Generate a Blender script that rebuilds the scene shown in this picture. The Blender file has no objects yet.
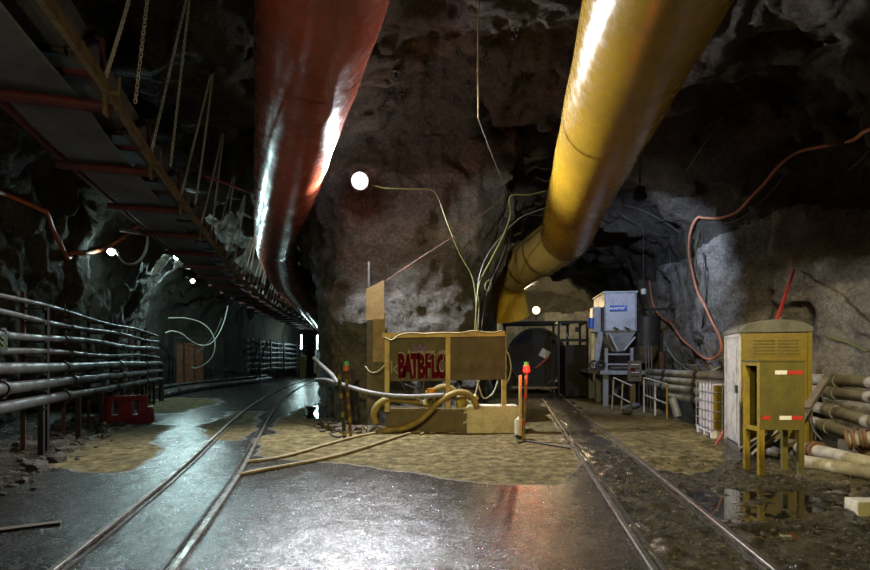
import bpy, bmesh, math, random
import numpy as np
from mathutils import Vector, Matrix

# ------------------------------------------------------------------ camera, world, lights, exposure
S = bpy.context.scene
COL = S.collection
F = 500.0            # focal length in pixels of the 870 x 570 frame
EYE = 1.6
HORIZON = 360.0
cam_data = bpy.data.cameras.new('camera')
cam_data.sensor_fit = 'HORIZONTAL'; cam_data.sensor_width = 36.0
cam_data.lens = 36.0 * F / 870.0
cam_data.shift_y = (HORIZON - 285.0) / 870.0
cam_data.clip_start = 0.05; cam_data.clip_end = 300
camera = bpy.data.objects.new('camera', cam_data); COL.objects.link(camera)
camera.location = (0, 0, EYE); camera.rotation_euler = (math.radians(90), 0, 0)
S.camera = camera

world = bpy.data.worlds.new('underground_dark'); S.world = world
world.use_nodes = True
world.node_tree.nodes['Background'].inputs[0].default_value = (0.02, 0.022, 0.025, 1)
world.node_tree.nodes['Background'].inputs[1].default_value = 0.2

S.view_settings.view_transform = 'Standard'
S.view_settings.look = 'None'
S.view_settings.exposure = 0.0
S.view_settings.gamma = 1.0
S.view_settings.use_curve_mapping = False

def look(o, target):
    d = Vector(target) - o.location
    o.rotation_euler = d.to_track_quat('-Z', 'Y').to_euler()

def spot(name, loc, target, watts, colour, angle=120, blend=0.5, radius=0.12):
    l = bpy.data.lights.new(name, 'SPOT'); l.energy = watts; l.color = colour
    l.spot_size = math.radians(angle); l.spot_blend = blend; l.shadow_soft_size = radius
    o = bpy.data.objects.new(name, l); COL.objects.link(o); o.location = loc; look(o, target)
    return o

def point(name, loc, watts, colour, radius=0.1):
    l = bpy.data.lights.new(name, 'POINT'); l.energy = watts; l.color = colour; l.shadow_soft_size = radius
    o = bpy.data.objects.new(name, l); COL.objects.link(o); o.location = loc
    return o

WHITE = (0.95, 0.96, 1.0); WARM = (1.0, 0.8, 0.27); TEAL = (0.66, 0.97, 0.97); BLUE = (0.55, 0.68, 1.0); SODIUM = (1.0, 0.62, 0.22)
FLOOD = Vector((-1.70, 11.15, 5.66))        # the bright flood lamp on the rock nose
# (name, position, aim, watts, colour, cone, blend, radius) of the lamps, seen ones and ones added for their light; the housings are built below
LAMPS = {
  'flood':   (FLOOD, FLOOD + Vector((0.35, -1.0, -0.85)), 4600, WHITE, 152, 0.5, 0.16),
  'yard':    ((-1.2, -3.2, 5.0), (1.9, 10.6, 0.2), 3900, WARM, 60, 1.0, 0.10),  # added behind the camera for warm light on floor and block
  'wall':    ((3.2, 2.2, 4.7), (7.3, 8.6, 0.75), 2500, (1.0, 0.86, 0.52), 40, 0.15, 0.06),  # added above the view to brighten the right wall
  'duct':    ((0.3, 4.4, 6.0), (2.75, 16.4, 4.4), 1500, (1.0, 0.95, 0.85), 24, 0.5, 0.08),  # added above the view to light the yellow duct elbow
  'loco':    ((4.72, 23.3, 3.95), (2.0, 8.0, 0.0), 480, (1.0, 0.74, 0.4), 96, 0.6, 0.10),
  'hopper':  ((5.3, 12.9, 5.75), (8.0, 18.4, 2.4), 1000, BLUE, 105, 0.5, 0.10),  # added beside the yellow duct for bluish light round the hopper
  'side':    ((-1.7, 0.7, 2.7), (-7.4, 9.0, 4.4), 190, (1.0, 0.84, 0.5), 66, 0.8, 0.08),  # added out of view to lift the dark left wall
  'nose':    (FLOOD + Vector((0, -0.1, 0)), None, 90, WHITE, 0, 0, 0.14),
  'left_a':  ((-8.66, 13.35, 4.45), None, 40, TEAL, 0, 0, 0.06),
  'left_b':  ((-9.55, 18.4, 5.35), None, 420, TEAL, 0, 0, 0.06),
  'left_c':  ((-11.6, 23.9, 5.3), None, 650, TEAL, 0, 0, 0.06),
}
for k, (loc, aim, w, colr, ang, bl, rad) in LAMPS.items():
    if aim is None: point('lamp_light_' + k, loc, w, colr, rad)
    else: spot('lamp_light_' + k, loc, aim, w, colr, ang, bl, rad)

# ------------------------------------------------------------------ helpers
def at(px, py, d):
    """point seen at (px, py) standing d metres in front of the eye"""
    return Vector(((px - 435.0) / F * d, d, EYE - (py - HORIZON) / F * d))

def lerp_curve(xs, ys):
    xs = np.array(xs, float); ys = np.array(ys, float)
    m = np.gradient(ys, xs)
    def f(x):
        x = np.clip(np.asarray(x, float), xs[0], xs[-1])
        i = np.clip(np.searchsorted(xs, x) - 1, 0, len(xs) - 2)
        h = xs[i+1] - xs[i]; t = (x - xs[i]) / h
        return ((2*t**3-3*t**2+1)*ys[i] + (t**3-2*t**2+t)*h*m[i] + (-2*t**3+3*t**2)*ys[i+1] + (t**3-t**2)*h*m[i+1])
    return f

def smooth_path(pts, n=8):
    """Catmull-Rom through the points"""
    P = [Vector(p) for p in pts]
    P = [P[0]*2 - P[1]] + P + [P[-1]*2 - P[-2]]
    out = []
    for i in range(1, len(P) - 2):
        a, b, c, d = P[i-1], P[i], P[i+1], P[i+2]
        for k in range(n):
            t = k / n
            out.append(0.5 * ((2*b) + (c-a)*t + (2*a-5*b+4*c-d)*t*t + (3*b-a-3*c+d)*t**3))
    out.append(P[-2])
    return out

def _hash(i, j, k, seed):
    n = (i.astype(np.int64)*374761393 + j.astype(np.int64)*668265263 + k.astype(np.int64)*2147483647 + seed*974634541) & 0x7fffffff
    n = ((n ^ (n >> 13)) * 1274126177) & 0x7fffffff
    n = ((n ^ (n >> 16)) * 60493) & 0x7fffffff
    return (n & 0xffff) / 32767.5 - 1.0

def vnoise(x, y, z, seed=0):
    xi, yi, zi = np.floor(x), np.floor(y), np.floor(z)
    fx, fy, fz = x - xi, y - yi, z - zi
    fx = fx*fx*(3-2*fx); fy = fy*fy*(3-2*fy); fz = fz*fz*(3-2*fz)
    xi, yi, zi = xi.astype(np.int64), yi.astype(np.int64), zi.astype(np.int64)
    r = 0
    for a in (0, 1):
        wx = fx if a else 1-fx
        for b in (0, 1):
            wy = fy if b else 1-fy
            for c in (0, 1):
                wz = fz if c else 1-fz
                r = r + wx*wy*wz*_hash(xi+a, yi+b, zi+c, seed)
    return r

class MB:
    """collects shapes into one mesh"""
    def __init__(s): s.v = []; s.f = []
    def add(s, vs, fs):
        o = len(s.v); s.v += [tuple(p) for p in vs]; s.f += [tuple(i+o for i in f) for f in fs]; return s
    def box(s, c, d, rz=0, rx=0, ry=0):
        M = Matrix.Translation(Vector(c)) @ Matrix.Rotation(rz, 4, 'Z') @ Matrix.Rotation(ry, 4, 'Y') @ Matrix.Rotation(rx, 4, 'X')
        h = [x/2 for x in d]
        vs = [M @ Vector((sx*h[0], sy*h[1], sz*h[2])) for sx in (-1, 1) for sy in (-1, 1) for sz in (-1, 1)]
        return s.add(vs, [(0,1,3,2),(4,6,7,5),(0,4,5,1),(2,3,7,6),(0,2,6,4),(1,5,7,3)])
    def b2(s, lo, hi):
        return s.box([(a+b)/2 for a, b in zip(lo, hi)], [abs(b-a) for a, b in zip(lo, hi)])
    def beam(s, p0, p1, w, h, up=(0,0,1)):
        p0, p1 = Vector(p0), Vector(p1); d = (p1-p0).normalized(); up = Vector(up)
        if abs(d.dot(up)) > 0.98: up = Vector((0,1,0))
        a = d.cross(up).normalized(); b = a.cross(d).normalized()
        vs = [p + a*sx*w/2 + b*sz*h/2 for p in (p0, p1) for sx in (-1, 1) for sz in (-1, 1)]
        return s.add(vs, [(0,1,3,2),(4,6,7,5),(0,4,5,1),(2,3,7,6),(0,2,6,4),(1,5,7,3)])
    def tube(s, pts, r, n=8, cap=True, flat=1.0):
        P = [Vector(p) for p in pts]; m = len(P)
        rs = r if isinstance(r, (list, tuple)) else [r]*m
        t = [(P[min(i+1, m-1)] - P[max(i-1, 0)]).normalized() for i in range(m)]
        u = t[0].cross(Vector((0,0,1)))
        if u.length < 1e-3: u = t[0].cross(Vector((0,1,0)))
        u.normalize(); vs = []
        for i in range(m):
            u = (u - t[i]*u.dot(t[i])).normalized(); w = t[i].cross(u)
            for k in range(n):
                a = 2*math.pi*k/n
                vs.append(P[i] + (u*math.cos(a) + w*math.sin(a)*flat)*rs[i])
        fs = [(i*n+k, i*n+(k+1) % n, (i+1)*n+(k+1) % n, (i+1)*n+k) for i in range(m-1) for k in range(n)]
        if cap: fs += [tuple(range(n-1, -1, -1)), tuple((m-1)*n+k for k in range(n))]
        return s.add(vs, fs)
    def cyl(s, p0, p1, r, r1=None, n=12, cap=True):
        return s.tube([p0, p1], [r, r if r1 is None else r1], n, cap)
    def torus(s, c, axis, R, r, n=16, m=6, sx=1.0):
        ax = Vector(axis).normalized(); u = ax.cross(Vector((0,0,1)))
        if u.length < 1e-3: u = ax.cross(Vector((0,1,0)))
        u.normalize(); w = ax.cross(u); c = Vector(c); vs = []
        for i in range(n):
            a = 2*math.pi*i/n; e = u*math.cos(a)*sx + w*math.sin(a)
            for k in range(m):
                b = 2*math.pi*k/m
                vs.append(c + e*(R + r*math.cos(b)) + ax*r*math.sin(b))
        return s.add(vs, [(i*m+k, ((i+1) % n)*m+k, ((i+1) % n)*m+(k+1) % m, i*m+(k+1) % m) for i in range(n) for k in range(m)])
    def prism(s, poly, z0, z1, M=None):
        n = len(poly); M = M or Matrix()
        vs = [M @ Vector((x, y, z)) for z in (z0, z1) for x, y in poly]
        return s.add(vs, [tuple(range(n-1, -1, -1)), tuple(range(n, 2*n))] + [(i, (i+1) % n, n+(i+1) % n, n+i) for i in range(n)])
    def plate(s, ring0, ring1):
        """solid between two rings of points"""
        n = len(ring0)
        return s.add(list(ring0)+list(ring1), [tuple(range(n-1, -1, -1)), tuple(range(n, 2*n))] + [(i, (i+1) % n, n+(i+1) % n, n+i) for i in range(n)])
    def rock(s, c, r, rnd, sq=(1, 1, 0.7), sub=1):
        bm = bmesh.new(); bmesh.ops.create_icosphere(bm, subdivisions=sub, radius=1)
        k = [Vector((rnd.uniform(-1,1), rnd.uniform(-1,1), rnd.uniform(-1,1))).normalized() for _ in range(6)]
        off = [rnd.uniform(0.55, 0.95) for _ in k]
        a = rnd.uniform(0, 6.28); R = Matrix.Rotation(a, 3, 'Z')
        vs = []
        for q in bm.verts:
            p = q.co.copy()
            for n_, o_ in zip(k, off):
                e = p.dot(n_) - o_
                if e > 0: p -= n_*e
            p *= 1 + rnd.uniform(-0.05, 0.05)
            vs.append(Vector(c) + R @ Vector((p.x*sq[0]*r, p.y*sq[1]*r, p.z*sq[2]*r)))
        fs = [[v.index for v in f.verts] for f in bm.faces]; bm.free()
        return s.add(vs, fs)
    def build(s, name, mat, parent=None, smooth=None, bevel=0, world=False, origin=None):
        me = bpy.data.meshes.new(name)
        V = [Vector(p) for p in s.v]; loc = Vector((0, 0, 0))
        if parent is None:
            if origin is None:
                lo = [min(p[i] for p in V) for i in range(3)]; hi = [max(p[i] for p in V) for i in range(3)]
                loc = Vector(((lo[0]+hi[0])/2, (lo[1]+hi[1])/2, lo[2]))
            else: loc = Vector(origin)
            V = [p - loc for p in V]
        elif world:
            iv = wmat(parent).inverted(); V = [iv @ p for p in V]
        me.from_pydata([tuple(p) for p in V], [], s.f); me.validate()
        bm = bmesh.new(); bm.from_mesh(me); bmesh.ops.recalc_face_normals(bm, faces=bm.faces); bm.to_mesh(me); bm.free()
        if mat: me.materials.append(mat)
        if smooth:
            me.shade_smooth()
            me.set_sharp_from_angle(angle=math.radians(smooth if smooth > 1 else 40))
        o = bpy.data.objects.new(name, me); COL.objects.link(o)
        o.location = loc
        if parent: o.parent = parent
        if bevel:
            b = o.modifiers.new('bevel', 'BEVEL'); b.width = bevel; b.segments = 2; b.limit_method = 'ANGLE'
        return o

def wmat(o):
    M = Matrix.Translation(o.location) @ o.rotation_euler.to_matrix().to_4x4()
    return (wmat(o.parent) @ M) if o.parent else M

def tag(o, label, cat=None, group=None, kind=None):
    if label: o['label'] = label
    if cat: o['category'] = cat
    if group: o['group'] = group
    if kind: o['kind'] = kind
    return o

def thing(name, label, cat, loc=(0,0,0), rz=0, group=None):
    o = bpy.data.objects.new(name, None); COL.objects.link(o); o.empty_display_size = 0.2
    o.location = loc; o.rotation_euler = (0, 0, rz)
    return tag(o, label, cat, group)

def copy_tree(o, parent=None):
    c = o.copy(); COL.objects.link(c); c.parent = parent
    for ch in [x for x in COL.objects if x.parent == o]: copy_tree(ch, c)
    return c

def text_mesh(name, body, size, mat, M, parent=None, extrude=0.004, bold=0.0, align='CENTER'):
    cu = bpy.data.curves.new(name, 'FONT'); cu.body = body; cu.size = size; cu.extrude = extrude; cu.offset = bold
    cu.align_x = align; cu.align_y = 'CENTER'; cu.resolution_u = 3
    t = bpy.data.objects.new(name, cu); COL.objects.link(t)
    dg = bpy.context.evaluated_depsgraph_get()
    me = bpy.data.meshes.new_from_object(t.evaluated_get(dg)); me.transform(M)
    bpy.data.objects.remove(t); bpy.data.curves.remove(cu)
    me.materials.clear(); me.materials.append(mat)
    o = bpy.data.objects.new(name, me); COL.objects.link(o)
    if parent: o.parent = parent
    return o

# ------------------------------------------------------------------ materials
def new_mat(name):
    m = bpy.data.materials.new(name); m.use_nodes = True
    nt = m.node_tree
    return m, nt, nt.nodes['Principled BSDF']

def noise_node(nt, scale, detail=4, rough=0.6, vec=None, dist=0.0):
    n = nt.nodes.new('ShaderNodeTexNoise'); n.inputs['Scale'].default_value = scale
    n.inputs['Detail'].default_value = detail; n.inputs['Roughness'].default_value = rough; n.inputs['Distortion'].default_value = dist
    if vec is not None: nt.links.new(vec, n.inputs['Vector'])
    return n

def ramp(nt, fac, stops):
    r = nt.nodes.new('ShaderNodeValToRGB'); nt.links.new(fac, r.inputs[0])
    e = r.color_ramp.elements
    while len(e) < len(stops): e.new(0.5)
    for q, (p, c) in zip(e, stops):
        q.position = p; q.color = (*c, 1) if len(c) == 3 else c
    return r

def mix(nt, fac, a, b):
    m = nt.nodes.new('ShaderNodeMix'); m.data_type = 'RGBA'
    for sock, val in ((m.inputs[0], fac), (m.inputs[6], a), (m.inputs[7], b)):
        if hasattr(val, 'is_output'): nt.links.new(val, sock)
        else: sock.default_value = val if not isinstance(val, tuple) else ((*val, 1) if len(val) == 3 else val)
    return m.outputs[2]

def maprange(nt, val, a, b, c=0.0, d=1.0):
    m = nt.nodes.new('ShaderNodeMapRange'); nt.links.new(val, m.inputs[0])
    for i, x in enumerate((a, b, c, d)): m.inputs[i+1].default_value = x
    return m.outputs[0]

def math_node(nt, op, a, b=None):
    m = nt.nodes.new('ShaderNodeMath'); m.operation = op
    for sock, val in ((m.inputs[0], a), (m.inputs[1], b)):
        if val is None: continue
        if hasattr(val, 'is_output'): nt.links.new(val, sock)
        else: sock.default_value = val
    return m.outputs[0]

def worn(name, col, dirt=(0.05, 0.045, 0.035), amount=0.4, rough=0.55, metal=0.0, scale=4.0, bump=0.15, spec=0.4, dirt_rough=0.8):
    """a painted or bare surface with blotchy dirt and fine grain"""
    m, nt, b = new_mat(name)
    tc = nt.nodes.new('ShaderNodeTexCoord').outputs['Object']
    n1 = noise_node(nt, scale, 6, 0.65, tc); n2 = noise_node(nt, scale*9, 4, 0.7, tc)
    f = ramp(nt, n1.outputs[0], [(0.62 - 0.45*amount, (1,1,1)), (0.86 - 0.25*amount, (0,0,0))]).outputs[0]
    inv = math_node(nt, 'SUBTRACT', 1.0, f)
    dfac = math_node(nt, 'MULTIPLY', inv, min(1.0, 0.5+amount))
    var = mix(nt, maprange(nt, n2.outputs[0], 0.3, 0.7), tuple(c*0.78 for c in col), tuple(min(1, c*1.18) for c in col))
    nt.links.new(mix(nt, dfac, var, dirt), b.inputs['Base Color'])
    nt.links.new(maprange(nt, dfac, 0, 1, rough, dirt_rough), b.inputs['Roughness'])
    b.inputs['Metallic'].default_value = metal
    b.inputs['Specular IOR Level'].default_value = spec
    if bump:
        bp = nt.nodes.new('ShaderNodeBump'); bp.inputs['Strength'].default_value = bump; bp.inputs['Distance'].default_value = 0.01
        nt.links.new(n2.outputs[0], bp.inputs['Height']); nt.links.new(bp.outputs[0], b.inputs['Normal'])
    return m

def glow(name, col, strength):
    m, nt, b = new_mat(name)
    b.inputs['Base Color'].default_value = (*col, 1); b.inputs['Emission Color'].default_value = (*col, 1)
    b.inputs['Emission Strength'].default_value = strength
    return m

def rock_mat(name, c0, c1, c2, wet=0.3, stretch=(1, 1, 1)):
    m, nt, b = new_mat(name)
    tc = nt.nodes.new('ShaderNodeTexCoord').outputs['Object']
    mp = nt.nodes.new('ShaderNodeMapping'); nt.links.new(tc, mp.inputs[0]); mp.inputs['Scale'].default_value = stretch
    v = mp.outputs[0]
    big = noise_node(nt, 0.55, 5, 0.62, v, 0.6); mid = noise_node(nt, 2.6, 6, 0.72, v, 0.3); fine = noise_node(nt, 13, 6, 0.8, tc, 0.3); grit = noise_node(nt, 60, 3, 0.8, tc)
    c = ramp(nt, big.outputs[0], [(0.28, c0), (0.52, c1), (0.75, c2)]).outputs[0]
    c = mix(nt, maprange(nt, mid.outputs[0], 0.38, 0.64, 0, 0.8), c, c0)
    c = mix(nt, maprange(nt, fine.outputs[0], 0.50, 0.70, 0, 0.6), c, c2)
    c = mix(nt, maprange(nt, fine.outputs[0], 0.50, 0.34, 0, 0.7), c, tuple(x*0.6 for x in c0))
    c = mix(nt, maprange(nt, grit.outputs[0], 0.55, 0.75, 0, 0.5), c, tuple(x*0.4 for x in c0))
    nt.links.new(c, b.inputs['Base Color'])
    r = maprange(nt, mid.outputs[0], 0.35, 0.65, 0.95, 0.95 - wet)
    nt.links.new(r, b.inputs['Roughness'])
    b.inputs['Specular IOR Level'].default_value = 0.35
    b1 = nt.nodes.new('ShaderNodeBump'); b1.inputs['Strength'].default_value = 0.8; b1.inputs['Distance'].default_value = 0.25
    b2 = nt.nodes.new('ShaderNodeBump'); b2.inputs['Strength'].default_value = 1.0; b2.inputs['Distance'].default_value = 0.09
    nt.links.new(mid.outputs[0], b1.inputs['Height']); nt.links.new(fine.outputs[0], b2.inputs['Height'])
    nt.links.new(b1.outputs[0], b2.inputs['Normal']); nt.links.new(b2.outputs[0], b.inputs['Normal'])
    return m

M = {}
M['rock'] = rock_mat('shotcrete_rock', (0.12, 0.108, 0.085), (0.27, 0.245, 0.2), (0.48, 0.445, 0.37))
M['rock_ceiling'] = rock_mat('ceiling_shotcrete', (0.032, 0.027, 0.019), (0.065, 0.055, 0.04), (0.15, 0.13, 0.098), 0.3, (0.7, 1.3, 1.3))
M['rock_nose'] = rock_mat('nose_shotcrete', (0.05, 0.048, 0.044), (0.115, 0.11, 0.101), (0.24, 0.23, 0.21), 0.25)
M['rock_left'] = rock_mat('left_shotcrete', (0.045, 0.041, 0.031), (0.085, 0.078, 0.06), (0.18, 0.17, 0.14), 0.2, (1.2, 1.2, 0.35))
# ------------------------------------------------------------------ the tunnel shell: two drives forking round a rock nose
wl = lerp_curve([-10, 0, 7.2, 13, 19, 22, 28, 33, 35.5, 40, 50, 62], [-3.2, -4.6, -7.1, -9.3, -11.4, -13.2, -16.0, -15.6, -14.2, -14.2, -13.9, -11.5])   # left drive, left wall
wlr = lerp_curve([-10, 8, 12, 14, 18, 25, 35, 50, 62], [1, 0.2, -2.35, -3.0, -3.7, -4.9, -6.3, -7.4, -5.0])     # left drive, right wall
wrl = lerp_curve([-10, 8, 12, 15, 20, 30, 40, 62], [-2, -0.5, 1.05, 1.4, 2.0, 3.5, 5.2, 8])                # right drive, left wall
wr = lerp_curve([-10, 0, 6.5, 8, 9.5, 11, 12.5, 15, 18, 22, 30, 40, 62], [5.6, 6.2, 7.0, 7.6, 8.2, 8.2, 7.9, 8.2, 9.0, 9.3, 10.6, 12, 14])  # right drive, right wall

def arch(x, z, lo, hi, h, p=4.0, q=3.2):
    c = (lo+hi)/2; w = (hi-lo)/2
    u = np.abs(x-c)/w; v = np.maximum(0, z)/h
    return ((u**p + v**q)**(1/3.4) - 1) * 3.6

def build_shell():
    xs = np.arange(-18.0, 15.5, 0.15)
    ys = np.concatenate([np.arange(-9, -1, 0.4), np.arange(-1, 20, 0.14), np.arange(20, 40, 0.28), np.arange(40, 62.4, 0.45)])
    zs = np.arange(-0.35, 9.0, 0.15)
    X, Y, Z = np.meshgrid(xs, ys, zs, indexing='ij')
    L = arch(X, Z, wl(Y), wlr(Y), 6.8)
    R = arch(X, Z, wrl(Y), wr(Y), 6.9)
    C = np.maximum(arch(X, Z, wl(Y), wr(Y), 7.3, 4.0, 3.4), (Y - 12.1)*1.0 + 0.25*np.maximum(0, Z-4.5)*-0.6)
    R = np.maximum(R, Y - 37.5 + 0.25*np.abs(X-7))                     # the right drive ends at a face
    k = 0.5
    f = -k*np.log(np.exp(-L/k) + np.exp(-R/k) + np.exp(-C/k))
    f = np.maximum(f, np.maximum(-8.0 - Y, Y - 61))
    up = np.clip((Z-3.5)/2.0, 0, 1)
    d = 0.34*vnoise(X*0.42, Y*0.42, Z*0.42, 1) + 0.17*vnoise(X*1.1, Y*1.1, Z*1.1, 2) + 0.08*vnoise(X*2.6, Y*2.6, Z*2.6, 3)
    rid = 1 - np.abs(vnoise(X*0.38 + 5, Y*1.15 + 0.35*X, Z*0.9, 7))
    d = d + up*(0.34*(rid**2.2 - 0.5))
    d = d + (1-up)*0.22*vnoise(X*1.0, Y*1.0, Z*0.22, 9)
    f = f + d
    # surface nets
    s = f < 0
    nx, ny, nz = f.shape
    acc = np.zeros((nx-1, ny-1, nz-1, 3), np.float32); cnt = np.zeros((nx-1, ny-1, nz-1), np.float32)
    cor = [(a, b, c) for a in (0, 1) for b in (0, 1) for c in (0, 1)]
    sl = lambda A, o: A[o[0]:nx-1+o[0], o[1]:ny-1+o[1], o[2]:nz-1+o[2]]
    for o in cor:
        for ax in range(3):
            if o[ax]: continue
            q = list(o); q[ax] = 1
            fa, fb = sl(f, o), sl(f, q); m = (fa < 0) != (fb < 0)
            t = np.where(m, fa/(fa-fb+1e-12), 0)
            for j in range(3):
                acc[..., j] += np.where(m, (t if j == ax else o[j]), 0)
            cnt += m
    act = cnt > 0
    idx = -np.ones(act.shape, np.int64); idx[act] = np.arange(act.sum())
    ci = np.argwhere(act); loc = acc[act]/cnt[act][:, None]
    g = ci + loc
    V = np.stack([np.interp(g[:, 0], np.arange(nx), xs), np.interp(g[:, 1], np.arange(ny), ys), np.interp(g[:, 2], np.arange(nz), zs)], 1)
    quads = []
    for ax in range(3):
        a1, a2 = [(1, 2), (2, 0), (0, 1)][ax]
        lo = [slice(1, -1)]*3; lo[ax] = slice(0, -1)
        hi = [slice(1, -1)]*3; hi[ax] = slice(1, None)
        A, B = s[tuple(lo)], s[tuple(hi)]
        for sgn, msk in ((1, A & ~B), (-1, ~A & B)):
            e = np.argwhere(msk)
            off = np.array([1, 1, 1]); off[ax] = 0; e = e + off
            def cell(d1, d2):
                c = e.copy(); c[:, a1] += d1; c[:, a2] += d2
                return idx[c[:, 0], c[:, 1], c[:, 2]]
            q = np.stack([cell(-1, -1), cell(0, -1), cell(0, 0), cell(-1, 0)], 1)
            quads.append(q[:, ::-1] if sgn > 0 else q)
    Q = np.concatenate(quads); Q = Q[(Q >= 0).all(1)]
    # split the nearer faces once more and roughen everything along the normals
    yc = V[Q][:, :, 1].mean(1)
    near, far_q = Q[(yc < 24) & (yc > -2)], Q[~((yc < 24) & (yc > -2))]
    E = np.stack([near, np.roll(near, -1, 1)], 2); Es = np.sort(E, 2).reshape(-1, 2)
    ue, inv = np.unique(Es[:, 0]*(len(V)+1) + Es[:, 1], return_inverse=True)
    mids = (V[ue // (len(V)+1)] + V[ue % (len(V)+1)])/2
    mid_i = len(V) + inv.reshape(-1, 4); cen_i = len(V) + len(mids) + np.arange(len(near))
    V = np.concatenate([V, mids, V[near].mean(1)])
    sub = np.concatenate([np.stack([near[:, k], mid_i[:, k], cen_i, mid_i[:, (k+3) % 4]], 1) for k in range(4)])
    Q = np.concatenate([far_q, sub])
    fn = np.cross(V[Q[:, 2]] - V[Q[:, 0]], V[Q[:, 3]] - V[Q[:, 1]])
    N = np.zeros_like(V)
    for k in range(4):
        for j in range(3): N[:, j] += np.bincount(Q[:, k], fn[:, j], len(V))
    N /= np.linalg.norm(N, axis=1)[:, None] + 1e-9
    x, y, z = V.T
    w = 0.35*vnoise(x*0.8, y*0.8, z*0.8, 50)
    rg = lambda s, sd: 1 - 2*np.abs(vnoise(x*s + w, y*s - w, z*s + w, sd))
    disp = 0.085*rg(1.5, 41) + 0.05*rg(3.4, 42) + 0.026*vnoise(x*7.5, y*7.5, z*7.5, 43) + 0.014*vnoise(x*14, y*14, z*14, 44)
    up = np.clip((z - 4.6)/1.2, 0, 1)
    disp = disp + up*0.075*(1 - 2*np.abs(vnoise(x*0.7 + 2*w, y*2.6 + x*0.5, z*1.2, 45))) + up*0.03*(1 - 2*np.abs(vnoise(x*1.8, y*5.5, z*2, 46)))
    V = V + N*(disp*np.clip((26 - y)/3, 0.3, 1))[:, None]
    global ROCK
    from mathutils.bvhtree import BVHTree
    ROCK = BVHTree.FromPolygons([tuple(v) for v in V.tolist()], [tuple(q) for q in Q.tolist()])
    c = V[Q].mean(1)
    x, y, z = c.T
    dist = np.stack([np.abs(x-wl(y)), np.abs(x-wr(y)), np.where(y > 10.5, np.minimum(np.abs(x-wlr(y)), np.abs(x-wrl(y))), 99)], 1)
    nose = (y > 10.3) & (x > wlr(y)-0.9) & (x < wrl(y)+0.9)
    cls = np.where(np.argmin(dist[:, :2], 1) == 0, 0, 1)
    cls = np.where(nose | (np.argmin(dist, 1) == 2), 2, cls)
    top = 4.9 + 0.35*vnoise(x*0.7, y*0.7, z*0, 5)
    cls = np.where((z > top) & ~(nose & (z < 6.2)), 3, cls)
    cls = np.where((y < -6.8) & (cls != 3), 4, cls)
    cls = np.where((y > 59.2) & (cls != 3), 5, cls)
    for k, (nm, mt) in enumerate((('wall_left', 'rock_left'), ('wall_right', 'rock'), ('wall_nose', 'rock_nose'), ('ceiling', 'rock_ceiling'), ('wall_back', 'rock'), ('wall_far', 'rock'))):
        q = Q[cls == k]
        if not len(q): continue
        u, inv = np.unique(q, return_inverse=True); inv = inv.reshape(q.shape)
        me = bpy.data.meshes.new(nm); vv = V[u]
        me.vertices.add(len(vv)); me.vertices.foreach_set('co', vv.astype(np.float32).ravel())
        me.loops.add(inv.size); me.loops.foreach_set('vertex_index', inv.astype(np.int32).ravel())
        me.polygons.add(len(q)); me.polygons.foreach_set('loop_start', np.arange(0, inv.size, 4, dtype=np.int32))
        me.polygons.foreach_set('loop_total', np.full(len(q), 4, np.int32))
        me.update(calc_edges=True); me.validate(); me.shade_smooth()
        me.materials.append(M[mt])
        o = bpy.data.objects.new(nm, me); COL.objects.link(o); o['kind'] = 'structure'
build_shell()

def on_rock(px, py, off=0.08, far=None):
    """the rock face seen at (px, py), stood off by a little"""
    d = at(px, py, 1.0) - Vector((0, 0, EYE))
    h = ROCK.ray_cast(Vector((0, 0, EYE)), d.normalized())
    dist = h[3]/d.length if h[0] is not None else (far or 12)
    if far: dist = min(dist, far)
    nrm = h[1] if h[1] is not None else Vector((0, -1, 0))
    q = Vector((0, 0, EYE)) + d*dist
    if nrm.dot(d) > 0: nrm = -nrm
    return q + nrm*off - d.normalized()*off*0.5

# ------------------------------------------------------------------ floor: wet road, dried patches, mud and puddles
TL = lerp_curve([-6, 1, 3.81, 6.48, 10, 14.7, 22.5, 34.8, 47, 58], [0.0, -1.78, -2.43, -3.05, -4.0, -5.26, -7.05, -9.1, -10.3, -10.4])   # left track centre
TR = lambda y: 2.11 + 0.164*(np.asarray(y, float) - 3.81)                                                                    # right track centre

def inside(x, y, poly):
    r = np.zeros(x.shape, bool); n = len(poly)
    for i in range(n):
        x0, y0 = poly[i]; x1, y1 = poly[(i+1) % n]
        c = ((y0 > y) != (y1 > y)) & (x < (x1-x0)*(y-y0)/((y1-y0) if y1 != y0 else 1e-9) + x0)
        r ^= c
    return r
def edge_dist(x, y, poly):
    d = np.full(x.shape, 1e9); n = len(poly)
    for i in range(n):
        a = np.array(poly[i]); b = np.array(poly[(i+1) % n]); ab = b-a
        t = np.clip(((x-a[0])*ab[0] + (y-a[1])*ab[1])/(ab @ ab), 0, 1)
        d = np.minimum(d, np.hypot(x-a[0]-t*ab[0], y-a[1]-t*ab[1]))
    return np.where(inside(x, y, poly), d, -d)
def ground(px, py):
    p = at(px, py, EYE*F/(py-HORIZON)); return (p.x, p.y)
DRY = [
  [ground(*p) for p in ((282, 459), (333, 464), (380, 469), (431, 474), (486, 484), (560, 487), (574, 462), (560, 438), (545, 412), (548, 390), (335, 390), (322, 402), (290, 412), (262, 440), (255, 455))],
  [ground(*p) for p in ((52, 466), (82, 472), (112, 473), (138, 470), (150, 456), (158, 440), (175, 425), (150, 424), (110, 428), (85, 440), (60, 452))],
  [ground(*p) for p in ((130, 407), (170, 398), (215, 399), (215, 405), (180, 413), (140, 414))],
  [ground(*p) for p in ((604, 436), (655, 470), (692, 476), (720, 470), (720, 450), (690, 425), (640, 405), (585, 396), (572, 400))],
  [ground(*p) for p in ((200, 425), (232, 412), (262, 412), (250, 430), (238, 440), (215, 440))],
]
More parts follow.
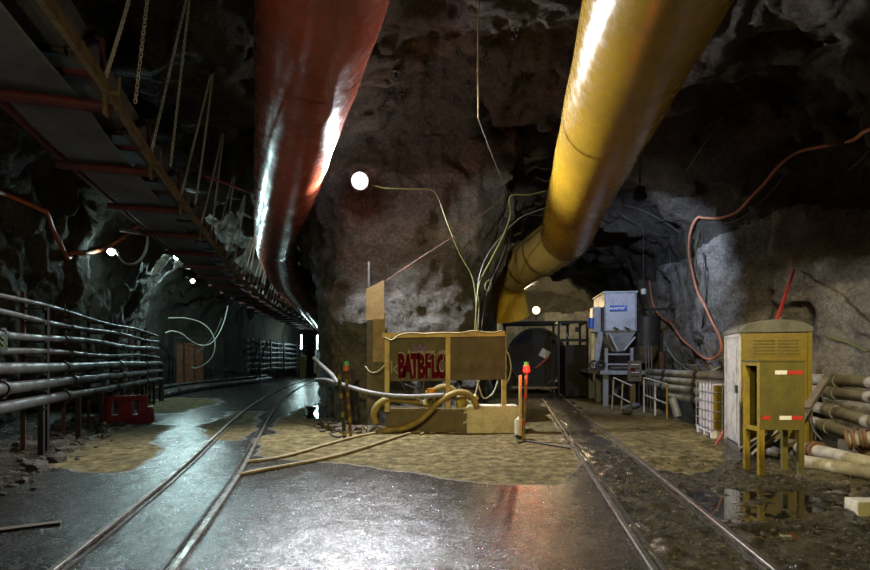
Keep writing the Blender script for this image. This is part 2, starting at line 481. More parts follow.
PUD = [
  [ground(*p) for p in ((690, 489), (740, 488), (812, 487), (870, 480), (930, 484), (880, 500), (832, 510), (790, 516), (752, 522), (716, 520), (700, 505))],
  [ground(*p) for p in ((740, 530), (800, 527), (842, 528), (820, 540), (765, 545))],
  [ground(*p) for p in ((304, 406), (335, 404), (338, 416), (310, 418))],
]
def ground_fields(X, Y):
    wob = 0.35*vnoise(X*0.9, Y*0.9, X*0, 21) + 0.16*vnoise(X*3, Y*3, X*0, 22) + 0.06*vnoise(X*9, Y*9, X*0, 23)
    sc = np.clip(Y/10, 0.4, 1.6)
    dry = np.full(X.shape, -9.0)
    for p in DRY: dry = np.maximum(dry, edge_dist(X, Y, p))
    dry = np.clip((dry + wob*0.5*sc)/(0.10*sc) + 0.5, 0, 1)
    pud = np.full(X.shape, -9.0)
    for p in PUD: pud = np.maximum(pud, edge_dist(X, Y, p))
    pudd = np.clip((pud + 0.45*wob)/0.14 + 0.5, 0, 1)
    # mud between and right of the right-hand rails
    t = X - TR(Y)
    mud = np.clip((t + 0.42)/0.12, 0, 1)*np.clip((12.0 - Y)/4, 0, 1)
    mud = np.maximum(mud, np.clip((wl(Y) + 1.3 - X)/0.5, 0, 1)*0.8)
    h = 0.010*vnoise(X*1.3, Y*1.3, X*0, 31) + 0.004*vnoise(X*6, Y*6, X*0, 32)
    lump = 0.03*np.maximum(0, vnoise(X*5, Y*5, X*0, 33)) + 0.022*np.maximum(0, vnoise(X*13, Y*13, X*0, 34)) + 0.012*vnoise(X*26, Y*26, X*0, 35)
    h = h + (1 - mud)*(0.0018*vnoise(X*9, Y*9, X*0, 36) + 0.0014*vnoise(X*17, Y*17, X*0, 37))
    h = h + mud*lump*1.1
    wall = np.clip((wl(Y)+1.1-X)/1.4, 0, 1)
    h = h + 0.35*wall**1.5 + 0.15*np.clip((X-wr(Y)+0.7)/0.9, 0, 1)
    h = h - 0.035*pudd
    lvl = -0.012
    water = (pudd > 0.3) & (h < lvl)
    h = np.where((pudd > 0.3), np.maximum(h, lvl), h)
    # flat running strip under the rails
    for c, y1 in ((TL, 57), (TR, 35)):
        for s_ in (-0.455, 0.455):
            e = np.abs(X - c(Y) - s_)
            h = np.where((e < 0.10), np.minimum(h, 0.012), h)
    return h, dry, water.astype(float), mud
def build_floor():
    xs = np.concatenate([np.arange(-18, -6, 0.16), np.arange(-6, -4, 0.05), np.arange(-4, 5.5, 0.03), np.arange(5.5, 8, 0.05), np.arange(8, 15.5, 0.16)])
    ys = np.concatenate([np.arange(-9, 2, 0.4), np.arange(2, 8, 0.028), np.arange(8, 14, 0.06), np.arange(14, 30, 0.2), np.arange(30, 62, 0.5)])
    X, Y = np.meshgrid(xs, ys, indexing='ij')
    h, dry, water, mud = ground_fields(X, Y)
    nx, ny = X.shape
    me = bpy.data.meshes.new('floor')
    V = np.stack([X, Y, h], -1).reshape(-1, 3)
    i = (np.arange(nx-1)[:, None]*ny + np.arange(ny-1)[None]).ravel()
    Q = np.stack([i, i+ny, i+ny+1, i+1], 1)
    me.vertices.add(len(V)); me.vertices.foreach_set('co', V.astype(np.float32).ravel())
    me.loops.add(Q.size); me.loops.foreach_set('vertex_index', Q.astype(np.int32).ravel())
    me.polygons.add(len(Q)); me.polygons.foreach_set('loop_start', np.arange(0, Q.size, 4, dtype=np.int32)); me.polygons.foreach_set('loop_total', np.full(len(Q), 4, np.int32))
    me.update(calc_edges=True); me.validate(); me.shade_smooth()
    for nm, a in (('dry', dry), ('water', water), ('mud', mud)):
        at_ = me.attributes.new(nm, 'FLOAT', 'POINT'); at_.data.foreach_set('value', a.ravel().astype(np.float32))
    m, nt, b = new_mat('wet_road')
    tc = nt.nodes.new('ShaderNodeTexCoord').outputs['Object']
    def attr(n):
        a = nt.nodes.new('ShaderNodeAttribute'); a.attribute_name = n; return a.outputs['Fac']
    dry_, wat_, mud_ = attr('dry'), attr('water'), attr('mud')
    big = noise_node(nt, 0.8, 5, 0.6, tc, 0.4); mid = noise_node(nt, 5, 6, 0.7, tc); fine = noise_node(nt, 30, 5, 0.8, tc); grit = noise_node(nt, 95, 3, 0.8, tc)
    wetc = mix(nt, maprange(nt, mid.outputs[0], 0.35, 0.65), (0.007, 0.0065, 0.0055), (0.02, 0.018, 0.015))
    dryc = ramp(nt, mid.outputs[0], [(0.36, (0.028, 0.022, 0.009)), (0.48, (0.092, 0.075, 0.033)), (0.62, (0.205, 0.172, 0.085))]).outputs[0]
    dryc = mix(nt, maprange(nt, fine.outputs[0], 0.48, 0.62, 0, 0.75), dryc, (0.03, 0.025, 0.012))
    dryc = mix(nt, maprange(nt, big.outputs[0], 0.5, 0.66, 0, 0.6), dryc, (0.05, 0.04, 0.02))
    dryc = mix(nt, maprange(nt, grit.outputs[0], 0.52, 0.68, 0, 0.4), dryc, (0.24, 0.2, 0.1))
    mudc = mix(nt, maprange(nt, mid.outputs[0], 0.4, 0.65), (0.018, 0.016, 0.011), (0.06, 0.052, 0.034))
    wetc = mix(nt, maprange(nt, fine.outputs[0], 0.5, 0.62, 0, 0.8), wetc, (0.07, 0.066, 0.058))
    c = mix(nt, mud_, wetc, mudc)
    c = mix(nt, dry_, c, dryc)
    c = mix(nt, wat_, c, (0.012, 0.011, 0.008))
    nt.links.new(c, b.inputs['Base Color'])
    rw = maprange(nt, math_node(nt, 'ADD', math_node(nt, 'MULTIPLY', mid.outputs[0], 0.3), math_node(nt, 'MULTIPLY', fine.outputs[0], 0.7)), 0.38, 0.62, 0.13, 0.33)
    rr = nt.nodes.new('ShaderNodeMix'); nt.links.new(dry_, rr.inputs[0]); nt.links.new(rw, rr.inputs[2]); rr.inputs[3].default_value = 0.92
    r2 = nt.nodes.new('ShaderNodeMix'); nt.links.new(wat_, r2.inputs[0]); nt.links.new(rr.outputs[0], r2.inputs[2]); r2.inputs[3].default_value = 0.03
    nt.links.new(r2.outputs[0], b.inputs['Roughness'])
    b.inputs['Specular IOR Level'].default_value = 0.85
    sp_ = nt.nodes.new('ShaderNodeMix'); nt.links.new(dry_, sp_.inputs[0]); sp_.inputs[2].default_value = 0.85; sp_.inputs[3].default_value = 0.08
    nt.links.new(sp_.outputs[0], b.inputs['Specular IOR Level'])
    notw = math_node(nt, 'SUBTRACT', 1.0, wat_)
    prev = None
    for tex, st, di in ((big, 0.3, 0.03), (mid, 0.3, 0.006), (fine, 0.8, 0.005), (grit, 0.8, 0.0024)):
        bp = nt.nodes.new('ShaderNodeBump'); bp.inputs['Distance'].default_value = di
        nt.links.new(math_node(nt, 'MULTIPLY', notw, st), bp.inputs['Strength']); nt.links.new(tex.outputs[0], bp.inputs['Height'])
        if prev: nt.links.new(prev, bp.inputs['Normal'])
        prev = bp.outputs[0]
    nt.links.new(prev, b.inputs['Normal'])
    me.materials.append(m)
    o = bpy.data.objects.new('floor', me); COL.objects.link(o); o['kind'] = 'structure'
build_floor()
# ------------------------------------------------------------------ ventilation ducts
def duct_mat(name, col, dark, rough=0.3, spec=0.6):
    m, nt, b = new_mat(name)
    tc = nt.nodes.new('ShaderNodeTexCoord').outputs['Object']
    n = noise_node(nt, 1.3, 5, 0.6, tc, 0.5); n2 = noise_node(nt, 7, 5, 0.7, tc); n3 = noise_node(nt, 40, 3, 0.6, tc)
    c = mix(nt, maprange(nt, n.outputs[0], 0.35, 0.7, 0, 0.7), col, dark)
    c = mix(nt, maprange(nt, n2.outputs[0], 0.56, 0.8, 0, 0.55), c, tuple(x*0.35 for x in dark))
    nt.links.new(c, b.inputs['Base Color'])
    nt.links.new(maprange(nt, n2.outputs[0], 0.3, 0.7, rough-0.06, rough+0.14), b.inputs['Roughness'])
    b.inputs['Specular IOR Level'].default_value = spec
    b1 = nt.nodes.new('ShaderNodeBump'); b1.inputs['Strength'].default_value = 0.12; b1.inputs['Distance'].default_value = 0.04
    b2 = nt.nodes.new('ShaderNodeBump'); b2.inputs['Strength'].default_value = 0.05; b2.inputs['Distance'].default_value = 0.01
    nt.links.new(n2.outputs[0], b1.inputs['Height']); nt.links.new(n3.outputs[0], b2.inputs['Height']); nt.links.new(b1.outputs[0], b2.inputs['Normal']); nt.links.new(b2.outputs[0], b.inputs['Normal'])
    return m
M['duct_red'] = duct_mat('red_duct_fabric', (0.40, 0.085, 0.042), (0.24, 0.06, 0.034), 0.2, 0.35)
M['duct_yellow'] = duct_mat('yellow_duct_fabric', (0.36, 0.22, 0.014), (0.22, 0.135, 0.016), 0.23, 0.5)
M['duct_metal'] = duct_mat('dull_gold_duct', (0.4, 0.29, 0.09), (0.26, 0.19, 0.06), 0.28, 0.7)
M['tan_ring'] = duct_mat('dull_ring', (0.16, 0.11, 0.03), (0.08, 0.055, 0.02), 0.35, 0.5)
M['black_steel'] = worn('black_steel', (0.018, 0.017, 0.016), (0.04, 0.032, 0.025), 0.4, 0.5, 0.2)
M['dark_strap'] = worn('dark_strap', (0.03, 0.025, 0.02), amount=0.3, rough=0.6)

def duct_tube(pts, r, wob=0.012, n=36, seed=1, taper=None):
    mb = MB(); pts = [Vector(p) for p in pts]; m = len(pts)
    rs = r if isinstance(r, list) else [r]*m
    mb.tube(pts, rs, n, cap=False)
    rnd = random.Random(seed)
    return mb

def axis_pts(theta, s, z, t0, t1, step=0.4):
    n = int((t1-t0)/step)+1
    return [Vector((s*math.cos(theta) + t*math.sin(theta), -s*math.sin(theta) + t*math.cos(theta), EYE+z)) for t in np.linspace(t0, t1, n)]

# red duct over the left drive
R_RED = 0.72
red = thing('ventilation_duct', 'long dark red ventilation duct hanging under the roof left of the flood lamp', 'duct', (0, 6, 5.0))
p = axis_pts(math.radians(-19.9), 0.72, 4.14, -6.5, 18.5)
bend = smooth_path([p[-2], p[-1], at(283, 272, 22.2), at(296, 292, 26.5)], 6)[6:]
main = p + bend[1:]
rr = [R_RED*(1 + 0.012*math.sin(i*1.7) + 0.008*math.sin(i*0.61)) for i in range(len(main))]
duct_tube(main, rr).build('duct_run', M['duct_red'], red, smooth=60, world=True)
tail = smooth_path([main[-2], main[-1], at(304, 304, 30), at(315, 316, 37), at(322, 326, 46)], 5)[5:]
duct_tube(tail, [0.62]*len(tail), seed=2).build('duct_tail', M['duct_red'], red, smooth=60, world=True)
def ring(path, i, r, w, name, mat, parent):
    a, b = path[i], path[min(i+1, len(path)-1)]; d = (b-a).normalized()
    MB().tube([a - d*w/2, a + d*w/2], r, 36, cap=False).build(name, mat, parent, smooth=60, world=True)
for i in (9, 21, 33, 45, 57): ring(main, i, R_RED*1.022, 0.05, 'seam_band', M['duct_red'], red)
for i in (len(main)-4, len(main)-2): ring(main, i, R_RED*1.03, 0.10, 'clamp_ring', M['duct_red'], red)
for i in (2, 12): ring(tail, i, 0.66, 0.12, 'clamp_ring', M['duct_red'], red)

# yellow duct over the right drive
R_YEL = 0.73
yel = thing('ventilation_duct', 'glossy yellow ventilation duct hanging over the right-hand track', 'duct', (3, 6, 4.7))
p = axis_pts(math.radians(9.3), 1.44, 3.84, -6.5, 12.2)
bend = smooth_path([p[-2], p[-1], at(566, 236, 14.4)], 6)[6:]
main = p + bend[1:]
duct_tube(main, [R_YEL*(1 + 0.010*math.sin(i*1.3)) for i in range(len(main))]).build('duct_run', M['duct_yellow'], yel, smooth=60, world=True)
elb = smooth_path([main[-2], main[-1], at(544, 252, 15.4), at(527, 263, 16.4), at(513, 272, 17.3)], 6)[6:]
duct_tube(elb, 0.70).build('elbow', M['duct_metal'], yel, smooth=60, world=True)
drop = smooth_path([elb[-2], elb[-1], at(507, 283, 17.9), at(508, 300, 18.2), at(511, 318, 18.4)], 6)[6:]
duct_tube(drop, [0.67]*len(drop)).build('drop_section', M['duct_yellow'], yel, smooth=60, world=True)
for i in (12, 24, 36): ring(main, i, R_YEL*1.02, 0.045, 'seam_band', M['duct_yellow'], yel)
for i in (0, 6, 12, 18): ring(elb, min(i, len(elb)-2), 0.75, 0.10, 'clamp_ring', M['tan_ring'], yel)
# ------------------------------------------------------------------ more materials
M['rail'] = worn('worn_rail_steel', (0.25, 0.235, 0.21), (0.05, 0.036, 0.024), 0.5, 0.3, 0.85, 6, 0.1)
M['pipe_grey'] = worn('grey_steel_pipe', (0.085, 0.084, 0.08), (0.028, 0.022, 0.015), 0.5, 0.36, 0.4, 3, 0.1)
M['pipe_dull'] = worn('dull_steel_pipe', (0.06, 0.055, 0.048), (0.028, 0.02, 0.014), 0.5, 0.42, 0.3, 3, 0.1)
M['pipe_tan'] = worn('mud_streaked_pipe', (0.25, 0.235, 0.19), (0.07, 0.058, 0.036), 0.5, 0.5, 0.0, 2.5, 0.1)
M['pipe_pale'] = worn('pale_grey_pipe', (0.17, 0.178, 0.185), (0.06, 0.056, 0.05), 0.4, 0.45, 0.0, 3, 0.1)
M['rust'] = worn('rusty_steel', (0.10, 0.045, 0.022), (0.03, 0.02, 0.015), 0.5, 0.8, 0.1)
M['maroon'] = worn('maroon_steel', (0.11, 0.018, 0.018), (0.02, 0.012, 0.01), 0.5, 0.5, 0.1)
M['tan_steel'] = worn('tan_painted_steel', (0.15, 0.115, 0.055), (0.03, 0.023, 0.014), 0.45, 0.6, 0.0)
M['belt'] = worn('grey_rubber_belt', (0.085, 0.09, 0.1), (0.045, 0.045, 0.045), 0.4, 0.55, 0.0, 1.5, 0.08)
M['chain'] = worn('galvanised_chain', (0.6, 0.59, 0.54), (0.25, 0.22, 0.15), 0.3, 0.35, 0.4, 20, 0)
M['red_plastic'] = worn('red_plastic', (0.17, 0.007, 0.013), (0.05, 0.012, 0.012), 0.35, 0.45)
M['orange_hose'] = worn('orange_hose_rubber', (0.42, 0.115, 0.04), (0.16, 0.05, 0.025), 0.35, 0.45)
M['pink_hose'] = worn('faded_orange_hose', (0.42, 0.165, 0.095), (0.18, 0.075, 0.045), 0.3, 0.5)
M['yellow_paint'] = worn('yellow_paint', (0.19, 0.135, 0.008), (0.065, 0.045, 0.012), 0.4, 0.5)
M['toilet_yellow'] = worn('yellow_toilet_plastic', (0.14, 0.098, 0.003), (0.062, 0.045, 0.006), 0.35, 0.42, 0, 2)
M['olive_ply'] = worn('olive_yellow_plywood', (0.08, 0.066, 0.008), (0.036, 0.03, 0.007), 0.5, 0.6, 0, 3)
M['pale_yellow'] = worn('pale_yellow_paint', (0.42, 0.35, 0.14), (0.16, 0.125, 0.05), 0.4, 0.6)
M['hose_olive'] = worn('olive_yellow_hose', (0.25, 0.195, 0.05), (0.07, 0.055, 0.018), 0.5, 0.5)
M['hose_pale'] = worn('pale_muddy_hose', (0.26, 0.215, 0.115), (0.12, 0.095, 0.05), 0.5, 0.7)
M['grey_plastic'] = worn('grey_roof_plastic', (0.085, 0.083, 0.07), (0.045, 0.04, 0.03), 0.4, 0.5)
M['door_grey'] = worn('pale_grey_door', (0.36, 0.355, 0.33), (0.14, 0.13, 0.11), 0.4, 0.5)
M['white_plastic'] = worn('white_plastic', (0.5, 0.47, 0.5), (0.35, 0.32, 0.28), 0.25, 0.4)
M['white_paint'] = worn('white_paint', (0.42, 0.41, 0.38), (0.14, 0.12, 0.09), 0.4, 0.5)
M['red_paint'] = worn('red_paint', (0.3, 0.02, 0.013), (0.16, 0.02, 0.02), 0.3, 0.5)
M['timber'] = worn('weathered_timber', (0.24, 0.18, 0.105), (0.09, 0.068, 0.042), 0.4, 0.8, 0, 3)
M['timber_pale'] = worn('pale_plywood', (0.42, 0.33, 0.19), (0.18, 0.135, 0.08), 0.35, 0.75, 0, 2.5)
M['timber_dark'] = worn('dark_wet_timber', (0.09, 0.07, 0.045), (0.03, 0.025, 0.02), 0.5, 0.7)
M['panel_grey'] = worn('grey_board', (0.1, 0.095, 0.066), (0.05, 0.046, 0.032), 0.5, 0.8, 0, 3, 0.1, 0.1)
M['concrete'] = worn('concrete', (0.5, 0.475, 0.36), (0.2, 0.18, 0.13), 0.35, 0.85, 0, 3, 0.5)
M['stain_steel'] = worn('stained_tank_steel', (0.07, 0.055, 0.035), (0.15, 0.12, 0.06), 0.45, 0.5, 0.0, 4)
M['blue_grey'] = worn('blue_grey_painted_steel', (0.19, 0.205, 0.245), (0.085, 0.085, 0.09), 0.35, 0.5, 0.0, 3)
M['pale_blue'] = worn('pale_blue_painted_steel', (0.30, 0.325, 0.38), (0.15, 0.155, 0.17), 0.3, 0.5, 0.0, 3)
M['sign_blue'] = worn('sign_blue', (0.02, 0.07, 0.33), amount=0.15, rough=0.4)
M['white_flat'] = worn('white_lettering', (0.5, 0.5, 0.5), amount=0.1, rough=0.6)
M['graffiti_red'] = worn('red_spray_paint', (0.055, 0.0012, 0.008), (0.035, 0.002, 0.007), 0.3, 0.7, 0, 4, 0, 0.05)
M['graffiti_violet'] = worn('violet_spray_paint', (0.12, 0.05, 0.3), (0.08, 0.04, 0.16), 0.4, 0.6)
M['graffiti_grey'] = worn('pale_grey_spray_paint', (0.17, 0.165, 0.14), (0.2, 0.19, 0.16), 0.5, 0.7)
M['cable_black'] = worn('black_cable', (0.02, 0.02, 0.02), amount=0.3, rough=0.5)
M['cable_green'] = worn('green_yellow_cable', (0.1, 0.115, 0.035), (0.05, 0.052, 0.02), 0.3, 0.5)
M['cable_white'] = worn('pale_cable', (0.32, 0.33, 0.27), (0.16, 0.16, 0.12), 0.3, 0.5)
M['cable_grey'] = worn('grey_cable', (0.1, 0.1, 0.095), (0.08, 0.07, 0.06), 0.4, 0.5)
M['cable_violet'] = worn('violet_grey_hose', (0.34, 0.3, 0.4), (0.2, 0.17, 0.2), 0.3, 0.5)
M['stone'] = rock_mat('broken_stone', (0.07, 0.06, 0.045), (0.16, 0.14, 0.1), (0.28, 0.25, 0.19))
M['lens_white'] = glow('flood_lens', (1, 1, 1), 60)
M['lens_teal'] = glow('small_lamp_lens', (0.8, 1.0, 1.0), 40)
M['lens_warm'] = glow('headlamp_lens', (1, 0.72, 0.36), 9)
M['tube_glow'] = glow('tube_lamp', (0.8, 1.0, 1.0), 14)
M['red_glow'] = glow('red_beacon', (1, 0.012, 0.006), 4)
M['green_glow'] = worn('green_lens', (0.04, 0.3, 0.08), amount=0.1, rough=0.3)
M['amber'] = worn('amber_lens', (0.6, 0.28, 0.02), amount=0.1, rough=0.3)
M['tarp'] = worn('dirty_orange_tarpaulin', (0.26, 0.08, 0.02), (0.06, 0.025, 0.012), 0.5, 0.6)
M['dark_green'] = worn('dark_green_plate', (0.012, 0.04, 0.035), amount=0.3, rough=0.5)
M['green_paint'] = worn('green_paint', (0.06, 0.3, 0.14), amount=0.3, rough=0.5)
M['dark_machine'] = worn('sooty_machine_steel', (0.012, 0.011, 0.01), (0.028, 0.02, 0.014), 0.4, 0.6, 0.0, 4, 0.15, 0.2)

ORD = ['first', 'second', 'third', 'fourth', 'fifth', 'sixth', 'seventh', 'eighth', 'ninth', 'tenth', 'eleventh', 'twelfth', 'thirteenth', 'fourteenth', 'fifteenth', 'sixteenth', 'seventeenth', 'eighteenth', 'nineteenth', 'twentieth', 'twenty-first', 'twenty-second', 'twenty-third', 'twenty-fourth']

# ------------------------------------------------------------------ rails
def sweep(pts, prof):
    """sweep an (offset, height) profile along a level path"""
    mb = MB(); m = len(pts); n = len(prof); vs = []
    for i in range(m):
        t = (pts[min(i+1, m-1)] - pts[max(i-1, 0)]); t.z = 0; t.normalize(); a = Vector((t.y, -t.x, 0))
        vs += [pts[i] + a*o + Vector((0, 0, h)) for o, h in prof]
    fs = [(i*n+k, i*n+(k+1) % n, (i+1)*n+(k+1) % n, (i+1)*n+k) for i in range(m-1) for k in range(n)]
    fs += [tuple(range(n)), tuple((m-1)*n+k for k in range(n-1, -1, -1))]
    return mb.add(vs, fs)
RAIL = [(-0.012, -0.05), (-0.012, 0.0), (-0.027, 0.010), (-0.027, 0.034), (-0.021, 0.041), (0.021, 0.041), (0.027, 0.034), (0.027, 0.010), (0.012, 0.0), (0.012, -0.05)]
for c, y1, side in ((TL, 56, 'left-hand'), (TR, 34, 'right-hand')):
    for s_, w in ((-0.455, 'left'), (0.455, 'right')):
        ysr = np.concatenate([np.arange(1.2, 30, 0.5), np.arange(30, y1, 1.0)])
        P = [Vector((float(c(y)) + s_, float(y), 0)) for y in ysr]
        o = sweep(P, RAIL).build('track_rail', M['rail'], smooth=30)
        tag(o, f'shiny worn steel rail, {w} rail of the {side} track', 'rail', 'narrow gauge track rails')
        g = -1 if s_ > 0 else 1
        sweep(P, [(g*0.085, -0.04), (g*0.085, 0.022), (g*0.10, 0.022), (g*0.10, -0.04)]).build('guard_strip', M['pipe_dull'], o, world=True)

# ------------------------------------------------------------------ overhead conveyor on chains
CX = lerp_curve([0, 4.17, 5.75, 6.8, 9, 14, 18.75, 26.3, 34, 42.8, 50], [-2.1, -3.25, -3.69, -4.03, -4.66, -6.03, -7.25, -8.7, -9.8, -10.7, -11.2])
CZ = 4.6
conv = thing('conveyor', 'long overhead belt conveyor slung on chains along the left drive', 'conveyor', (-4.6, 6.8, 4.3))
def cpath(off, z, y0=2.6, y1=48, st=0.65):
    out = []
    for y in np.arange(y0, y1, st):
        dx = (float(CX(y+0.1)) - float(CX(y-0.1)))/0.2; t = Vector((dx, 1, 0)).normalized(); a = Vector((t.y, -t.x, 0))
        out.append(Vector((float(CX(y)), y, z)) + a*off)
    return out
sweep(cpath(0, CZ), [(-0.03, -0.07), (-0.03, 0.07), (0.03, 0.07), (0.03, -0.07)]).build('stringer', M['tan_steel'], conv, world=True)
sweep(cpath(-1.25, CZ+0.02), [(-0.03, -0.07), (-0.03, 0.07), (0.03, 0.07), (0.03, -0.07)]).build('stringer', M['maroon'], conv, world=True)
bp = cpath(-0.70, CZ-0.10, 2.6, 48, 0.65)
for i, q in enumerate(bp): q.z -= 0.02*(1 - abs((i % 3) - 0.0)/1.0) if i % 3 else 0
sweep(bp, [(-0.40, 0.0), (-0.38, -0.014), (0.38, -0.014), (0.40, 0.0), (0.38, 0.006), (-0.38, 0.006)]).build('return_belt', M['belt'], conv, smooth=30, world=True)
sweep(cpath(-0.62, CZ+0.38), [(-0.46, 0.20), (-0.20, 0.0), (0.20, 0.0), (0.46, 0.20), (0.46, 0.22), (0.20, 0.02), (-0.20, 0.02), (-0.46, 0.22)]).build('carry_belt', M['belt'], conv, smooth=30, world=True)
fr0 = None
for i, y in enumerate(np.arange(3.6, 46, 1.95)):
    x = float(CX(y)); dx = (float(CX(y+0.1)) - float(CX(y-0.1)))/0.2; rz = math.atan2(-dx, 1)
    if fr0 is None:
        a = MB(); a.cyl((-1.22, 0, -0.19), (-0.03, 0, -0.19), 0.055, n=14)
        r_ = a.build('return_roller', M['maroon'], conv, smooth=40)
        a = MB(); a.box((-0.62, 0.10, -0.17), (1.28, 0.035, 0.10)); a.box((-0.62, 0.07, -0.215), (1.28, 0.07, 0.012)); c_ = a.build('cross_member', M['maroon'], conv)
        a = MB(); a.box((-0.02, 0.0, -0.12), (0.035, 0.09, 0.34)); a.box((0.06, 0.02, -0.03), (0.12, 0.05, 0.04)); a.box((0.11, 0.02, 0.06), (0.02, 0.03, 0.22)); h_ = a.build('hanger_bracket', M['tan_steel'], conv)
        a = MB(); a.cyl((-0.84, 0, 0.36), (-0.40, 0, 0.36), 0.05, n=10); a.cyl((-1.14, 0, 0.56), (-0.86, 0, 0.37), 0.05, n=10); a.cyl((-0.38, 0, 0.37), (-0.10, 0, 0.56), 0.05, n=10)
        i_ = a.build('carry_idler', M['black_steel'], conv, smooth=40)
        a = MB(); a.box((-0.62, 0, 0.14), (1.24, 0.06, 0.05)); a.box((-0.05, 0, 0.30), (0.04, 0.06, 0.5)); a.box((-1.19, 0, 0.30), (0.04, 0.06, 0.5)); f_ = a.build('idler_frame', M['maroon'], conv)
        fr0 = [r_, c_, h_, i_, f_]; objs = fr0
    else:
        objs = []
        for q in fr0:
            k = q.copy(); COL.objects.link(k); k.parent = conv; objs.append(k)
    for q in objs:
        q.location = Vector((x, y, CZ)) - conv.location; q.rotation_euler = (0, 0, rz)

def chain_mesh(p0, p1, sag=0.0, link=0.075):
    p0, p1 = Vector(p0), Vector(p1); L = (p1-p0).length; n = max(4, int(L*(1+sag)/(link*0.72)))
    P = []
    for i in range(n+1):
        t = i/n; q = p0.lerp(p1, t); q.z -= sag*4*t*(1-t)*L*0.5; P.append(q)
    mb = MB()
    for i in range(n):
        c = (P[i]+P[i+1])/2; d = (P[i+1]-P[i]).normalized(); side = d.cross(Vector((0, 1, 0))).normalized(); oth = d.cross(side)
        e = side if i % 2 else oth; h = link/2; w = link*0.28
        ring = [c + d*h*a + e*w*b for a, b in ((-0.6, 1), (0.6, 1), (1, 0.0), (0.6, -1), (-0.6, -1), (-1, 0.0))]
        mb.tube(ring + [ring[0], ring[1]], link*0.10, 4, cap=False)
    return mb
rc = random.Random(4)
for i, y in enumerate(np.arange(5.55, 40, 1.95)):
    x = float(CX(y)); e = CX(y+2.2)
    top = Vector((x + 0.42 + 0.1*rc.random(), y + 0.35, 7.3))
    hit = ROCK.ray_cast(Vector((top.x, top.y, 4.8)), Vector((0, 0, 1)))
    if hit[0] is not None: top.z = hit[0].z + 0.06
    for k, dy in enumerate((-0.12, 0.42)):
        o = chain_mesh(top, (x + 0.05, y + dy, CZ+0.07), 0.0 if (i + k) % 3 else 0.10, 0.062 if y < 14 else 0.10).build('hanging_chain', M['chain'])
        tag(o, f'steel chain from roof to conveyor, {("nearer" if k == 0 else "farther")} of the {ORD[i]} pair from the camera', 'chain', 'chains slinging the conveyor')

# ------------------------------------------------------------------ pipes along the left wall
LX = lambda y: -6.26 - 0.358*(y - 7.2)
LP = [(2.52, 0.040, 'pipe_dull', 'topmost thin'), (2.28, 0.045, 'pipe_grey', 'second from top, thin'), (1.99, 0.062, 'pipe_grey', 'third from top, medium'), (1.72, 0.052, 'pipe_dull', 'fourth from top, thin rusty'),
      (1.47, 0.088, 'pipe_grey', 'uppermost thick'), (1.19, 0.092, 'pipe_grey', 'middle thick'), (0.90, 0.092, 'pipe_grey', 'lowest thick')]
for i, (z, r, mt, w) in enumerate(LP):
    thick = r > 0.08
    pts = [Vector((LX(y), y, z + 0.03*math.sin(y*0.9 + i*2.1)*(0.3 if thick else 1.0))) for y in np.arange(4.4, 19.3, 0.6)]
    if thick: pts = pts + smooth_path([pts[-1], pts[-1] + Vector((-0.12, 0.4, -0.05)), pts[-1] + Vector((-0.15, 0.5 - 0.0, -0.45)), Vector((pts[-1].x - 0.15, pts[-1].y + 0.5, 0.02))], 5)[1:]
    o = MB().tube(pts, r, 16).build('steel_pipe', M[mt], smooth=40)
    tag(o, f'{w} grey steel pipe in the row along the left wall', 'pipe', 'pipes along the left wall')
    for y in (6.25 + 0.5*(i % 3), 9.6 + 0.35*(i % 2), 13.1 + 0.3*(i % 3), 16.6):
        p0 = Vector((LX(y), y, z + 0.03*math.sin(y*0.9 + i*2.1)*(0.3 if thick else 1.0))); d = Vector((-0.358, 1, 0)).normalized()
        cp = MB(); cp.cyl(p0 - d*0.05, p0 + d*0.05, r*1.28, n=16); cp.box(p0 + Vector((0.0, 0, r*1.3)), (0.05, 0.09, 0.05)); cp.box(p0 - Vector((0.0, 0, r*1.3)), (0.05, 0.09, 0.05))
        cp.build('coupling', M['black_steel'], o, smooth=40, world=True)
for i, y in enumerate((6.3, 8.35, 10.1, 11.6, 13.4, 15.3, 17.6)):
    x = LX(y); t = thing('pipe_support', f'dark steel bracket frame under the left wall pipes, {ORD[i]} from the camera', 'pipe support', (x, y, 0), math.atan(0.358), 'pipe supports on the left wall')
    MB().box((-0.17, 0, 1.38), (0.06, 0.05, 2.7)).build('rear_post', M['rust'], t)
    MB().box((0.08, 0, 0.42), (0.08, 0.07, 0.86)).build('leg', M['black_steel'], t)
    for z, r, mt, w in LP:
        a = MB(); a.box((-0.03, 0, z - r - 0.022), (0.34, 0.045, 0.035)); a.build('bracket_arm', M['black_steel'], t)
for i, (px, y, z0, z1, mt, lab) in enumerate(((47, 8.75, 0.0, 2.56, 'black_steel', 'tall black upright in front of the left wall pipes near the camera'), (142, 16.2, 0.0, 2.55, 'black_steel', 'tall black upright crossing the left pipes beyond the red barrier'))):
    o = MB().box(((px-435)/F*y + 0.0, y, (z0+z1)/2), (0.05 + 0.03*i, 0.05, z1-z0)).build('upright_post', M[mt]); tag(o, lab, 'post')
def striped_pole(p0, p1, r, base, band, n, label, name='marker_pole', sq=False):
    p0, p1 = Vector(p0), Vector(p1); t = thing(name, label, 'marker pole', p0)
    MB().cyl(p0, p1, r, n=10).build('pole', M[base], t, smooth=40, world=True)
    for i in range(n):
        a = (i + 0.35)/n; q = p0.lerp(p1, a); d = (p1-p0).normalized()
        MB().cyl(q - d*0.045, q + d*0.045, r*1.08, n=10).build('band', M[band[i % len(band)]], t, smooth=40, world=True)
    return t
striped_pole(at(135.5, 392, 16.9) * 1 + Vector((0, 0, -0.5)), at(135.5, 331, 16.9), 0.045, 'black_steel', ['yellow_paint'], 9, 'black and yellow banded pole among the left pipes, nearer one')
